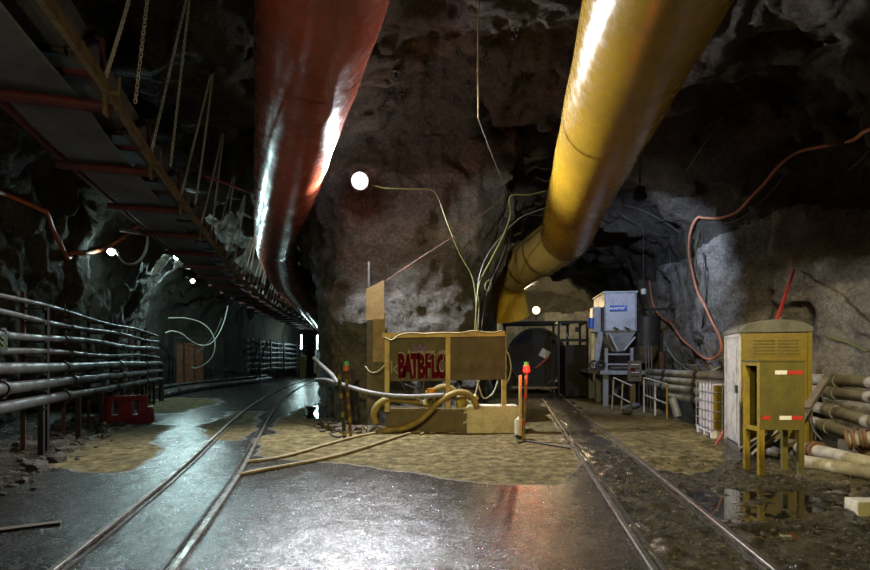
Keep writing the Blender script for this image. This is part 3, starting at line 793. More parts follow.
striped_pole(at(149.5, 398, 18.4) + Vector((0, 0, -0.18)), at(149.5, 333, 18.4), 0.045, 'black_steel', ['yellow_paint'], 9, 'black and yellow banded pole by the end of the left pipes')
v = at(136, 368, 16.75); t = thing('valve', 'small red valve wheel beside the banded pole on the left pipes', 'valve', v)
MB().torus((0, 0, 0), (0.3, -1, 0), 0.10, 0.03, 16, 6).build('handwheel', M['red_paint'], t, smooth=40); MB().cyl((0, -0.03, 0), (-0.05, 0.25, 0), 0.05, n=10).build('valve_body', M['red_paint'], t, smooth=40)
# little dark sign clipped on the pipes at the picture's left edge
b0 = Vector((LX(7.18) + 0.10, 7.1, 1.76)); t = thing('pipe_sign', 'small dark green tag with a yellow scrawl hung on the left pipes', 'sign', b0, math.atan(0.358) + 0.9)
MB().box((0, 0, 0.09), (0.14, 0.012, 0.24)).build('plate', M['dark_green'], t)
MB().tube([(-0.02, -0.012, 0.0), (0.025, -0.012, 0.04), (-0.02, -0.012, 0.09), (0.03, -0.012, 0.12), (-0.01, -0.012, 0.17)], 0.008, 6).build('scrawl', M['yellow_paint'], t)

# ------------------------------------------------------------------ red water-filled barrier
bx, by = ground(127, 423); t = thing('road_barrier', 'red plastic water-filled road barrier standing below the left pipes', 'barrier', (bx, by, 0), math.radians(20))
def seg(mb, x0, x1, z0, z1, x0t=None, x1t=None):
    hw = lambda z: 0.17 - 0.11*min(1, max(0, (z-0.08)/0.62)) if z > 0.08 else 0.17
    x0t = x0 if x0t is None else x0t; x1t = x1 if x1t is None else x1t
    a = [Vector((x0, -hw(z0), z0)), Vector((x1, -hw(z0), z0)), Vector((x1, hw(z0), z0)), Vector((x0, hw(z0), z0))]
    b = [Vector((x0t, -hw(z1), z1)), Vector((x1t, -hw(z1), z1)), Vector((x1t, hw(z1), z1)), Vector((x0t, hw(z1), z1))]
    mb.plate(a, b)
mb = MB(); seg(mb, -0.58, 0.58, 0.0, 0.08); seg(mb, -0.58, 0.58, 0.08, 0.22, -0.56, 0.56)
for a, b in ((-0.56, -0.31), (-0.18, 0.14), (0.26, 0.46)): seg(mb, a, b, 0.22, 0.56)
seg(mb, -0.54, 0.46, 0.56, 0.70)
mb.build('body', M['red_plastic'], t, bevel=0.015)
mb = MB(); seg(mb, 0.46, 0.62, 0.0, 0.40, 0.46, 0.58); mb.build('connector', M['red_plastic'], t, bevel=0.012)
mb = MB()
for x in (-0.3, 0.25): mb.cyl((x, 0, 0.69), (x, 0, 0.725), 0.045, n=12)
mb.build('filler_cap', M['red_plastic'], t, smooth=40)

# ------------------------------------------------------------------ left wall hoses, small lamps and cables
def hose(pts, r, mat, name, label, cat='cable', n=6, group=None, sides=8):
    o = MB().tube(smooth_path(pts, n), r, sides).build(name, M[mat], smooth=60)
    return tag(o, label, cat, group)
hose([on_rock(x, y, 0.10) for x, y in ((-12, 186), (0, 192), (20, 203), (36, 209), (42, 214), (48, 228), (56, 245), (62, 257), (65, 257), (69, 252), (85, 253), (104, 247), (118, 239), (138, 222))], 0.05, 'orange_hose', 'air_hose', 'bright orange hose looped along the left rock wall', 'hose')
def small_lamp(px, py, d, label):
    q = at(px, py, d); t = thing('work_lamp', label, 'lamp', q, 0, 'small lamps in the left drive')
    MB().torus((0, -0.02, 0), (0.3, -1, -0.3), 0.10, 0.02, 14, 5).build('guard_ring', M['black_steel'], t, smooth=40)
    MB().cyl((0, 0.02, 0.02), (0, -0.06, -0.02), 0.07, 0.09, n=14).build('bulb', M['lens_teal'], t, smooth=40)
    MB().box((0, 0.09, 0.05), (0.12, 0.12, 0.12)).build('housing', M['black_steel'], t)
    MB().beam((0, 0.1, 0.08), (-0.5, 0.3, 0.25), 0.03, 0.03).build('arm', M['black_steel'], t)
small_lamp(112, 252, 13.6, 'small lit lamp by the orange hose on the left wall')
small_lamp(177, 257, 18.7, 'small lit lamp under the conveyor, middle of three')
small_lamp(193, 281, 24.2, 'small lit lamp under the conveyor, farthest of three')
hose([at(x, y, 13.3) for x, y in ((116, 249), (119, 256), (124, 262), (131, 264.5), (138, 262), (144, 255), (147, 246), (148, 238), (147, 230))], 0.03, 'cable_white', 'lamp_cable', 'pale hoop of cable hanging beside the nearest left lamp')
tag(MB().cyl(at(120, 229, 12.8), at(147, 234, 13.3), 0.06, n=10).build('tube_stub', M['pipe_pale'], smooth=40), 'short pale tube under the conveyor above the cable hoop', 'pipe')
hose([at(x, y, d) for x, y, d in ((168, 318, 26), (185, 318, 26.5), (200, 322, 27), (210, 330, 27), (215, 342, 27), (213, 355, 27), (205, 364, 27), (196, 368, 27.2), (192, 367, 27.3))], 0.026, 'cable_white', 'looped_cable', 'large yellowish cable loop in the recess behind the left pipes')
hose([at(x, y, d) for x, y, d in ((165, 333, 24), (172, 331, 24.5), (182, 334, 25), (191, 341, 25.5), (200, 345, 26), (210, 344, 26), (218, 335, 26.3), (224, 322, 26.6), (228, 306, 27))], 0.03, 'cable_white', 'looped_cable', 'white cable swooping up in the recess behind the left pipes')
hose([at(x, y, 27.2) for x, y in ((195, 354), (205, 346), (215, 334), (222, 318))], 0.025, 'cable_grey', 'looped_cable', 'thin grey cable slanting across the recess behind the left pipes')
hose([at(205, 176, 9.0), at(225, 183, 10), at(250, 193, 12)], 0.02, 'red_paint', 'signal_cable', 'thin crimson cable stretched behind the conveyor chains')
hose([at(x, y, d) for x, y, d in ((262, 292, 32), (275, 297, 33), (290, 306, 34), (300, 314, 35), (308, 318, 36), (312, 313, 37), (320, 306, 38))], 0.04, 'orange_hose', 'slung_cable', 'orange cable sagging beside the conveyor far down the left drive')

# recess with a mesh screen and an orange tarpaulin door
a, b = Vector((-14.7, 28.2, 0)), Vector((-12.75, 30.0, 0)); u = (b-a).normalized(); W = (b-a).length
t = thing('mesh_screen', 'tall wire mesh screen closing the recess in the left wall', 'fence', a, math.atan2(u.y, u.x))
for x in np.linspace(0, W, 6): MB().box((x, 0, 1.45), (0.06, 0.06, 2.9)).build('post', M['black_steel'], t)
for z in (0.05, 2.88): MB().box((W/2, 0, z), (W, 0.05, 0.06)).build('rail', M['black_steel'], t)
mb = MB()
for x in np.arange(0.1, W, 0.12): mb.box((x, 0.02, 1.45), (0.012, 0.012, 2.85))
for z in np.arange(0.15, 2.85, 0.12): mb.box((W/2, 0.02, z), (W, 0.012, 0.012))
tag(mb.build('wire_mesh', M['pipe_dull'], t), None, kind='stuff')
t = thing('tarpaulin_door', 'orange tarpaulin door glimpsed behind the mesh screen', 'door', a + Vector((-0.15, 0.5, 0)), math.atan2(u.y, u.x))
for k in range(3): MB().box((0.25 + 0.48*k, 0.03*(k % 2), 1.3), (0.46, 0.03, 2.6)).build('panel', M['tarp'], t)

# floor pipes and far pipe rack down the left drive
for dz, r, dx, lab in ((0.17, 0.17, 0, 'thick grey pipe lying on the floor along the left drive'), (0.42, 0.08, -0.3, 'thinner grey pipe resting behind the thick floor pipe on the left')):
    pts = [Vector((q[0] + dx, q[1], dz)) for q in (ground(160, 399), ground(176, 395), ground(200, 390.5), ground(225, 387), ground(240, 385), ground(258, 382.6), ground(270, 381))]
    o = MB().tube(smooth_path(pts, 4), r, 14).build('floor_pipe', M['pipe_grey'], smooth=40); tag(o, lab, 'pipe')
    for q in pts[1::2]: MB().cyl(q - Vector((-0.01, 0.07, 0)), q + Vector((-0.01, 0.07, 0)), r*1.22, n=14).build('coupling', M['black_steel'], o, smooth=40, world=True)
fy = np.arange(35.5, 50, 1.2)
for i, z in enumerate((3.0, 2.6, 2.2, 1.75, 1.3, 0.9)):
    pts = [Vector((float(wl(y)) + 0.95, y, z + 0.03*math.sin(y + i))) for y in fy]
    o = MB().tube(pts, 0.09 if i < 4 else 0.12, 10).build('far_pipe', M['pipe_pale'], smooth=40)
    tag(o, f'{ORD[i]} pipe from the top on the far wall of the left drive', 'pipe', 'pipes on the far left wall')
for i, y in enumerate((36.5, 39.5, 43, 47)):
    t = thing('pipe_stand', f'dark stand holding the far left wall pipes, {ORD[i]} from the camera', 'pipe support', (float(wl(y)) + 0.9, y, 0), 0, 'far pipe stands')
    MB().box((-0.25, 0, 1.6), (0.12, 0.12, 3.2)).build('post', M['black_steel'], t); MB().box((0.3, 0, 1.6), (0.12, 0.12, 3.2)).build('post', M['black_steel'], t)
    MB().box((0, 0, 0.7), (0.6, 0.1, 0.1)).build('crossbar', M['black_steel'], t)
y = 34.3; t = thing('ladder', 'dark ladder leaning where the far left wall pipes begin', 'ladder', (-12.9, y, 0))
for s_ in (0, 0.5): MB().beam((s_*0.8, s_*0.5, 0), (-0.2 + 0.75 + s_*0.8, 0.9 + s_*0.5, 2.9), 0.09, 0.06).build('stile', M['black_steel'], t)
for k in range(8):
    q = Vector((0.55, 0.9, 2.9))*(0.08 + k*0.12); MB().cyl(q, q + Vector((0.4, 0.25, 0)), 0.03, n=8).build('rung', M['black_steel'], t)

def tube_lamp(px, d, label, watts):
    c = at(px, 342, d); t = thing('tube_lamp', label, 'lamp', (c.x, c.y, 0), 0, 'upright tube lamps far down the left drive')
    MB().cyl((0, -0.09, c.z-0.62), (0, -0.09, c.z+0.62), 0.055, n=12).build('tube', M['tube_glow'], t, smooth=40)
    MB().box((0, 0.0, c.z), (0.16, 0.08, 1.4)).build('housing', M['white_paint'], t)
    MB().box((0, 0.06, c.z/2), (0.07, 0.07, c.z)).build('post', M['black_steel'], t)
    point('lamp_light_tube', (c.x, c.y-0.5, c.z), watts, TEAL, 0.2)
tube_lamp(301.5, 45, 'lit upright tube lamp at the end of the far pipes', 120)
tube_lamp(317.5, 46, 'lit upright tube lamp just left of the rock nose', 60)
t = thing('works_train', 'small works train with green hood standing far down the left track', 'train', (float(TL(47.5)) - 0.35, 47.5, 0))
MB().box((0, 0.6, 0.85), (1.5, 2.2, 1.1)).build('body', M['tan_steel'], t, bevel=0.03); MB().box((-0.35, 0.3, 2.0), (0.7, 0.8, 1.2)).build('cab_panel', M['white_paint'], t)
MB().box((-0.2, 0.4, 3.1), (0.9, 1.0, 1.0)).build('hood', M['green_paint'], t, bevel=0.1); MB().box((0.55, 0.3, 2.6), (0.1, 0.1, 2.4)).build('pillar', M['green_paint'], t)
MB().box((0.2, 0.3, 3.75), (1.6, 1.6, 0.08)).build('roof', M['maroon'], t)
for s_ in (-0.45, 0.45):
    for q in (-0.1, 1.3): MB().cyl((0.35 + s_ - 0.05, q, 0.25), (0.35 + s_ + 0.05, q, 0.25), 0.25, n=16).build('wheel', M['black_steel'], t, smooth=40)
c = at(303, 363, 44); MBx = MB().box((c.x, c.y, 1.0), (0.5, 0.4, 2.0)).build('locker', M['yellow_paint'], bevel=0.02); tag(MBx, 'narrow yellow locker below the left tube lamp', 'locker')
# ------------------------------------------------------------------ flood lamp on the rock nose
t = thing('flood_lamp', 'glaring white flood lamp mounted high on the rock nose', 'lamp', FLOOD + Vector((0, 0.22, -0.1)))
dirn = Vector((0.05, -1, -0.25)).normalized()
c = Vector((0, 0, 0.1))
MB().cyl(c, c + dirn*0.10, 0.17, 0.20, n=20).build('reflector', M['black_steel'], t, smooth=40)
MB().cyl(c + dirn*0.085, c + dirn*0.125, 0.17, 0.165, n=20).build('lens', M['lens_white'], t, smooth=40)
MB().box((0, 0.12, 0.10), (0.26, 0.14, 0.22)).build('housing', M['black_steel'], t, bevel=0.02)
a = MB(); a.box((-0.2, 0.05, 0.1), (0.02, 0.05, 0.26)); a.box((0.2, 0.05, 0.1), (0.02, 0.05, 0.26)); a.box((0, 0.05, 0.24), (0.42, 0.05, 0.02)); a.build('yoke', M['black_steel'], t)
MB().beam((0, 0.1, 0.24), (0, 1.0, 0.3), 0.05, 0.05).build('arm', M['black_steel'], t)
hose([FLOOD + Vector((0.2, 0.35, -0.02)), at(385, 188, 11.6), at(410, 189, 11.6), at(431, 190, 11.5), at(438, 197, 11.4), at(447, 222, 11.3), at(460, 254, 11.3), at(472, 276, 11.3), at(476, 300, 11.2), at(477, 333, 11.1)], 0.018, 'cable_green', 'lamp_cable', 'yellow-green cable running from the flood lamp down the rock nose')

# lamps added to brighten parts of the scene: housings, out of view or turned away
def added_lamp_housing(key, label, mat='lens_warm'):
    loc, aim = Vector(LAMPS[key][0]), Vector(LAMPS[key][1]); d = (aim-loc).normalized(); b = loc - d*0.16
    t = thing('flood_lamp', label, 'lamp', b)
    MB().cyl(b - d*0.02, b + d*0.07, 0.13, 0.17, n=16).build('reflector', M['black_steel'], t, smooth=40, world=True)
    MB().cyl(b + d*0.05, b + d*0.075, 0.14, n=16).build('lens', M[mat], t, smooth=40, world=True)
    MB().box(b - d*0.1, (0.2, 0.2, 0.2)).build('housing', M['black_steel'], t, world=True)
    h = ROCK.ray_cast(b + Vector((0, 0, 0.1)), Vector((0, 0, 1)))
    top = h[0] if h[0] is not None else b + Vector((0, 0, 2))
    MB().cyl(b + Vector((0, 0, 0.08)), top + Vector((0, 0, 0.05)), 0.02, n=8).build('hanger', M['black_steel'], t, world=True)
added_lamp_housing('yard', 'warm flood lamp hung from the roof behind the camera')
added_lamp_housing('duct', 'narrow flood lamp hung from the roof above the camera view', 'lens_white')
added_lamp_housing('wall', 'warm flood lamp hung from the roof above the camera, aimed at the toilet')
added_lamp_housing('side', 'warm flood lamp hung above the camera, aimed at the left wall')
added_lamp_housing('hopper', 'dark back of a flood lamp hung beside the yellow duct aimed at the hopper', 'lens_white')

# ------------------------------------------------------------------ rock nose: hoarding, panels, tank, block, hoses
d = 11.25; t = thing('timber_hoarding', 'tall narrow timber hoarding leaning on the rock nose beside the graffiti panel', 'hoarding', at(377, 428, 11.6) * 1)
t.location.z = 0
def quad_plate(pts, d, th, name, mat, parent, world=True):
    r0 = [at(x, y, d) for x, y in pts]; r1 = [p + Vector((0, th, 0)) for p in r0]
    return MB().plate(r0, r1).build(name, M[mat], parent, world=True)
quad_plate([(366, 289), (384, 280), (384, 319), (374, 319), (374, 320), (366, 320)], 11.2, 0.03, 'upper_board', 'timber_pale', t)
quad_plate([(373, 316), (385, 312), (385.5, 362), (373, 362)], 11.24, 0.03, 'middle_board', 'timber', t)
quad_plate([(367, 320), (373, 320), (373, 410), (367, 410)], 11.28, 0.05, 'side_post', 'timber_dark', t)
quad_plate([(371, 360), (385, 360), (385, 411), (371, 411)], 11.27, 0.03, 'lower_board', 'panel_grey', t)
MB().cyl(at(369, 300, 11.32), at(369, 262, 11.5), 0.03, n=8).build('rod', M['black_steel'], t, world=True)

t = thing('panel_stand', 'pale yellow frame carrying two grey boards in front of the rock nose', 'panel stand', (0.1, 11.0, 0.5))
for px, y1 in ((387, 412), (448, 408.5), (504, 407)): quad_plate([(px-2.3, 334), (px+2.3, 334), (px+2.3, y1), (px-2.3, y1)], 10.95 if px < 500 else 11.04, 0.08, 'post', 'pale_yellow', t)
quad_plate([(382, 333), (505, 331), (505, 336), (382, 338)], 10.93, 0.09, 'top_rail', 'pale_yellow', t)
bl = quad_plate([(389, 338), (446, 337), (446, 381), (389, 381)], 11.0, 0.03, 'graffiti_board', 'panel_grey', t); bl['label'] = 'grey board sprayed with dark red graffiti letters'
quad_plate([(449.5, 337), (505.5, 336), (505.5, 379.5), (449.5, 380)], 11.0, 0.03, 'plain_board', 'panel_grey', t)
def face_M(px, py, d, sx=1.0, sy=1.0):
    return Matrix.Translation(at(px, py, d)) @ Matrix.Rotation(math.pi/2, 4, 'X') @ Matrix.Diagonal((sx, sy, 1, 1))
iv = wmat(t).inverted()
rg_ = random.Random(6)
for k, ch in enumerate('BATBFLC'):
    px = 401.5 + 6.6*k; rot = Matrix.Rotation(rg_.uniform(-0.10, 0.10), 4, 'Z')
    text_mesh('grey_shadow_letter', ch, 0.50, M['graffiti_grey'], iv @ face_M(px + 0.8, 365.5 + rg_.uniform(-1, 1), 10.996, 0.62, 1.5) @ rot, t, 0.001, 0.022)
    text_mesh('red_letter', ch, 0.46, M['graffiti_red'], iv @ face_M(px, 367 + rg_.uniform(-0.8, 0.8), 10.992, 0.62, 1.5) @ rot, t, 0.003, 0.026)
text_mesh('violet_letter', 'W', 0.34, M['graffiti_violet'], iv @ face_M(420, 349, 10.994, 1.0, 0.8), t, 0.002, 0.0)
text_mesh('grey_lettering', 'k', 0.42, M['graffiti_grey'], iv @ face_M(394, 368, 10.994, 1.0, 1.0), t, 0.002, 0.0)
MB().tube([at(x, y, 10.995) for x, y in ((428, 358), (431, 353), (436, 355), (440, 351), (444, 356), (443, 361))], 0.012, 6).build('grey_scrawl', M['graffiti_grey'], t, world=True)
hose([at(x, y, 10.92) for x, y in ((385, 338), (392, 340), (400, 335), (412, 333), (424, 334), (436, 333), (446, 333), (460, 333), (474, 331), (490, 333), (502, 331))], 0.018, 'hose_pale', 'tied_cable', 'pale cable tied along the top rail of the board stand')
hose([at(x, y, 10.95 + 0.012*(388-x)) for x, y in ((365, 366), (370, 372), (377, 372), (383, 367), (388, 362))], 0.016, 'hose_pale', 'slack_rope', 'slack yellow rope from the hoarding to the board stand')

# stained sump tank
bx0, bx1 = at(386, 0, 11.1).x, at(466, 0, 11.1).x
t = thing('sump_tank', 'dark stained steel sump tank below the graffiti board', 'tank', ((bx0+bx1)/2, 11.1, 0))
w = bx1-bx0
MB().box((0, 0.3, 0.24), (w, 0.6, 0.5)).build('body', M['stain_steel'], t, bevel=0.015)
a = MB(); a.box((0, 0.0, 0.49), (w+0.02, 0.07, 0.05)); a.box((0, 0.6, 0.49), (w+0.02, 0.07, 0.05)); a.box((-w/2, 0.3, 0.49), (0.07, 0.6, 0.05)); a.box((w/2 - 0.03, 0.3, 0.49), (0.07, 0.6, 0.05)); a.build('rim', M['tan_steel'], t)
for x in (-0.62, 0.15, 0.55): MB().box((x, -0.02, 0.24), (0.05, 0.04, 0.44)).build('stiffener', M['stain_steel'], t)
# concrete block
rb = random.Random(3); q = ground(467, 433); x0 = q[0]; x1 = at(520, 0, 10.96).x
t_ = MB(); t_.b2((x0, 10.95, -0.02), (x1, 11.6, 0.58)); o = t_.build('concrete_block', M['concrete'], bevel=0.03); tag(o, 'pale concrete block at the right foot of the board stand', 'concrete block')
a = MB()
for k in range(14): a.rock((x0 + rb.uniform(-0.05, 0.02), 10.95 + rb.uniform(-0.02, 0.4), rb.uniform(0.03, 0.55)), rb.uniform(0.035, 0.07), rb)
a.build('broken_edge', M['concrete'], o, world=True)
# pump on top
t = thing('pump', 'muddy pump with orange cap on the sump tank behind the boards', 'pump', (-0.1, 11.45, 0.49))
MB().cyl((0, 0, 0), (0, 0, 0.42), 0.13, 0.11, n=16).build('body', M['pale_yellow'], t, smooth=40)
MB().cyl((0, 0, 0.40), (0, 0, 0.47), 0.09, 0.05, n=16).build('cap', M['orange_hose'], t, smooth=40)
MB().cyl((-0.25, 0, 0.12), (0.25, 0, 0.12), 0.08, n=14).build('manifold', M['tan_steel'], t, smooth=40)
q = at(431, 391, 11.0); t = thing('float_valve', 'orange-yellow float valve between the boards and the sump tank', 'valve', q + Vector((0, 0, -0.15)))
MB().cyl((0, 0, 0), (0, 0, 0.2), 0.10, 0.09, n=14).build('float', M['amber'], t, smooth=40); MB().cyl((0, 0, -0.32), (0, 0, 0.0), 0.035, n=8).build('stem', M['tan_steel'], t, smooth=40)
q = at(467, 408, 11.2); t = thing('hose_manifold', 'yellow hose coupling standing left of the concrete block', 'coupling', (q.x - 0.1, 11.3, 0.5))
MB().cyl((0, 0, 0), (0, 0, 0.30), 0.12, n=14).build('body', M['yellow_paint'], t, smooth=40); MB().cyl((0, 0, 0.27), (0, 0, 0.33), 0.15, n=14).build('flange', M['pale_yellow'], t, smooth=40)
def H(pts, r, mat, label, d=None): return hose([at(p[0], p[1], p[2] if len(p) > 2 else d) for p in pts], r, mat, 'water_hose', label, 'hose', 6, None, 12)
H([(374, 433), (388, 430.5), (404, 428), (417, 422), (428, 413), (437, 404), (448, 396), (459, 392), (468, 394), (474, 400), (477, 407)], 0.065, 'hose_olive', 'thick yellow hose arching from the floor over the sump tank', 10.8)
H([(426, 405, 11.3), (430, 396, 11.3), (437, 389, 11.3), (445, 387, 11.3), (453, 390, 11.3), (458, 398, 11.3), (460, 408, 11.3)], 0.075, 'hose_olive', 'short olive hose looping up behind the middle frame post')
H([(383, 400), (392, 398.5), (402, 399), (411, 401), (420, 403)], 0.085, 'hose_olive', 'thick olive hose lying across the tank behind the left frame post', 11.05)
H([(376, 424), (374, 416), (376, 408), (382, 402), (389, 399)], 0.08, 'hose_olive', 'olive hose elbow dropping beside the hoarding', 11.0)
H([(478, 404), (474, 404), (473, 399), (477, 396)], 0.07, 'pale_yellow', 'muddy hose end on the concrete block', 11.1)
hose([at(x, y, dd) for x, y, dd in ((316, 380, 12.6), (326, 380, 12.0), (340, 384, 11.4), (356, 389, 11.0), (372, 393, 10.85), (390, 395.5, 10.8), (412, 396.5, 10.8), (444, 395, 10.8))], 0.05, 'pipe_pale', 'water_pipe', 'pale bent pipe passing in front of the hoarding', 'pipe', 6, None, 12)
hose([at(314, 358, 12.2), at(322, 366, 11.9), at(331, 374, 11.5), at(338, 383, 11.2)], 0.05, 'pipe_pale', 'water_pipe', 'short pale pipe slanting down left of the marker posts', 'pipe')
def G(pts, z): return [Vector((*ground(x, y), z)) for x, y in pts]
hose(G(((238, 477), (262, 472), (295, 466), (330, 459), (365, 449), (398, 438), (416, 433.5), (424, 434), (420, 436)), 0.03), 0.028, 'hose_pale', 'floor_hose', 'pale hose lying on the floor, the nearer of two', 'hose')
hose(G(((245, 464), (275, 460), (300, 454), (330, 445), (356, 438), (376, 434)), 0.03), 0.028, 'hose_pale', 'floor_hose', 'pale hose lying on the floor, the farther of two', 'hose')
for k, pts in enumerate((((401, 382), (406, 392), (415, 397), (420, 401)), ((424, 382), (423, 392), (427, 400)), ((404, 384), (414, 388), (420, 394), (422, 402)))):
    hose([at(x, y, 11.12) for x, y in pts], 0.012, 'cable_black', 'loose_wire', f'thin dark wire dangling under the graffiti board, {ORD[k]} of three', 'wire', 5, None, 5)
for k, (pts, dd) in enumerate(((((479, 380), (475, 395), (470, 402), (467, 400)), 11.1), (((477, 380), (482, 396), (486, 398), (493, 393), (498, 381)), 11.1), (((505, 349), (509, 356), (511, 368), (509, 378), (505, 385)), 11.1))):
    hose([at(x, y, dd) for x, y in pts], 0.018, 'cable_white', 'loose_cable', ['pale cable dropping behind the right board to the hoses', 'pale cable looping below the right board', 'pale cable curling down the right edge of the right board'][k], 'cable')

# marker posts and beacons
def beacon_post(p0, p1, n, lit, label):
    t = striped_pole(p0, p1, 0.032, 'rust' if not lit else 'tan_steel', ['yellow_paint', 'red_paint'] if lit else ['yellow_paint'], n, label, 'beacon_post')
    q = Vector(p1)
    MB().cyl(q, q + Vector((0, 0, 0.045)), 0.055, n=12).build('beacon_base', M['black_steel'], t, smooth=40, world=True)
    MB().cyl(q + Vector((0, 0, 0.045)), q + Vector((0, 0, 0.16)), 0.068, 0.06, n=14).build('beacon_lens', M['red_glow' if lit else 'orange_hose'], t, smooth=40, world=True)
    MB().cyl(q + Vector((0, 0, 0.16)), q + Vector((0, 0, 0.24)), 0.055, 0.045, n=14).build('beacon_cap', M['green_glow'], t, smooth=40, world=True)
    return t
striped_pole(at(345, 440, 10.0), at(338, 365, 10.05), 0.036, 'black_steel', ['yellow_paint'], 4, 'dark leaning marker post with yellow bands, left of the unlit beacon')
beacon_post(at(351, 437, 10.3), at(346, 373, 10.3), 5, False, 'dark banded post topped by an unlit amber and green beacon')
q = at(523, 441, 9.88); q.z = 0
t = beacon_post(q, at(526.5, 374, 9.9), 5, True, 'banded post with a glowing red beacon right of the concrete block')
MB().box((-0.05, 0.02, 0.7), (0.05, 0.05, 1.2)).build('side_post', M['pale_yellow'], t)
point('lamp_light_beacon', at(527, 369, 9.7), 18, (1, 0.05, 0.03), 0.06)
q = Vector((*ground(519, 439), 0)); t = thing('canister', 'small pale grey canister standing beside the red beacon post', 'canister', q)
MB().cyl((0, 0, 0.10), (0, 0, 0.40), 0.09, n=16).build('body', M['white_paint'], t, smooth=40); MB().cyl((0, 0, 0.40), (0, 0, 0.45), 0.05, 0.03, n=12).build('neck', M['white_paint'], t, smooth=40); MB().cyl((0, 0, 0), (0, 0, 0.11), 0.07, n=12).build('foot', M['black_steel'], t, smooth=40)
hose(G(((517, 440), (519, 444), (526, 442), (545, 445), (570, 449)), 0.02), 0.018, 'cable_black', 'floor_cable', 'black cable trailing on the floor from the beacon post')  # thin black tube drawn across the floor right of the post
hose(G(((329, 430), (336, 428), (345, 434), (338, 438), (330, 434), (340, 432)), 0.02), 0.018, 'cable_black', 'floor_cable', 'tangled black cable at the foot of the dark marker post')

# rope from the roof, wires over the right drive
r0 = on_rock(479, 2, 0.0); hose([r0, at(478, 60, 8.2), at(478, 118, 8.6)], 0.012, 'hose_pale', 'hanging_rope', 'thin pale rope hanging straight down from the roof', 'rope')
hose([at(478, 118, 8.6), at(492, 155, 10.0), at(508, 195, 11.5)], 0.010, 'cable_grey', 'thin_wire', 'thin grey wire slanting from the rope end to the cable bunch', 'wire')
hose([at(386, 281, 11.2), at(420, 258, 11.2), at(460, 232, 11.3), at(505, 196, 11.5)], 0.010, 'rust', 'thin_wire', 'thin brown wire rising from the hoarding to the cable bunch', 'wire')
hose([at(x, y, dd) for x, y, dd in ((475, 334, 11.05), (477, 300, 11.1), (480, 282, 11.3), (492, 258, 11.6), (503, 236, 11.7), (510, 216, 11.7), (509, 201, 11.6), (513, 195, 11.6), (528, 195, 11.8), (546, 191, 12.2))], 0.02, 'cable_green', 'bunched_cable', 'green cable sweeping from the board stand up to the yellow duct')
hose([at(x, y, dd) for x, y, dd in ((478, 334, 11.05), (479, 305, 11.2), (478, 285, 11.4), (485, 260, 11.6), (500, 238, 11.8), (520, 218, 12), (545, 208, 12.4))], 0.016, 'cable_grey', 'bunched_cable', 'grey cable fanning below the green one beside the yellow duct')
hose([at(x, y, dd) for x, y, dd in ((481, 334, 11.05), (484, 310, 11.2), (489, 287, 11.4), (500, 262, 11.8), (506, 245, 12))], 0.016, 'cable_black', 'bunched_cable', 'black cable hanging closest to the yellow duct elbow')
hose([at(x, y, 11.2) for x, y in ((486, 283), (490, 280), (491, 286), (488, 291), (485, 288), (486, 282))], 0.012, 'cable_green', 'cable_coil', 'small coil of cable left of the yellow duct drop', 'cable')
# rock bolts with hooks in the roof
for k, (px, py) in enumerate(((384, 100), (396, 72), (402, 95), (445, 70), (470, 82), (486, 50), (515, 28), (522, 73), (554, 124))):
    q = on_rock(px, py, 0.0); t = thing('rock_bolt', f'dark rock bolt with hook in roof between the ducts, {ORD[k]} from left', 'rock bolt', q, 0, 'rock bolts in the roof')
    MB().cyl((0, 0, 0.15), (0, 0, -0.12), 0.018, n=8).build('bolt', M['black_steel'], t); MB().box((0, 0, 0.0), (0.14, 0.14, 0.015)).build('plate', M['black_steel'], t)
    MB().torus((0, 0, -0.16), (0, 1, 0), 0.045, 0.012, 12, 5).build('hook', M['black_steel'], t, smooth=40)

# ------------------------------------------------------------------ drum car on the right track, service frame
cx, cy = 4.9, 24.0
t = thing('drum_car', 'dark round drum car with headlamp standing on the right track', 'rail car', (cx, cy, 0), -0.16)
MB().tube([(0, 0.0, 1.75), (0, 0.1, 1.75), (0, 3.6, 1.75)], [1.30, 1.38, 1.38], 32, cap=False).build('drum', M['dark_machine'], t, smooth=50)
MB().tube([(0, 0.02, 1.75), (0, 0.5, 1.75), (0, 0.9, 1.75)], [1.28, 0.8, 0.45], 32).build('drum_mouth', M['dark_machine'], t, smooth=50)
MB().torus((0, 0, 1.75), (0, 1, 0), 1.34, 0.06, 36, 8).build('rim', M['pipe_dull'], t, smooth=50)
for y in (0.9, 2.4): MB().torus((0, y, 1.75), (0, 1, 0), 1.40, 0.05, 32, 6).build('drum_band', M['dark_machine'], t, smooth=50)
MB().box((0, 1.8, 0.42), (1.7, 4.2, 0.22)).build('chassis', M['dark_machine'], t)
for s_ in (-0.455, 0.455):
    for y in (0.4, 3.2): MB().cyl((s_ - 0.06 + 0.5, y, 0.29), (s_ + 0.06 + 0.5, y, 0.29), 0.25, n=18).build('wheel', M['dark_machine'], t, smooth=40)
for s_ in (-1.55, 1.45): MB().box((s_, 0.3, 1.7), (0.12, 0.12, 3.3)).build('frame_post', M['dark_machine'], t)
MB().box((-0.05, 0.5, 3.38), (3.2, 1.1, 0.16)).build('canopy', M['dark_machine'], t)
MB().box((0.35, -0.05, 1.9), (0.45, 0.2, 0.4), 0, 0, 0.5).build('control_box', M['white_paint'], t, bevel=0.02)
MB().beam((-0.1, -0.15, 1.2), (0.55, -0.15, 1.75), 0.05, 0.08).build('red_lever', M['red_paint'], t)
MB().box((-0.1, -0.5, 0.32), (2.2, 0.7, 0.08)).build('step_plate', M['timber'], t)
q = Vector(LAMPS['loco'][0]); q2 = wmat(t).inverted() @ q
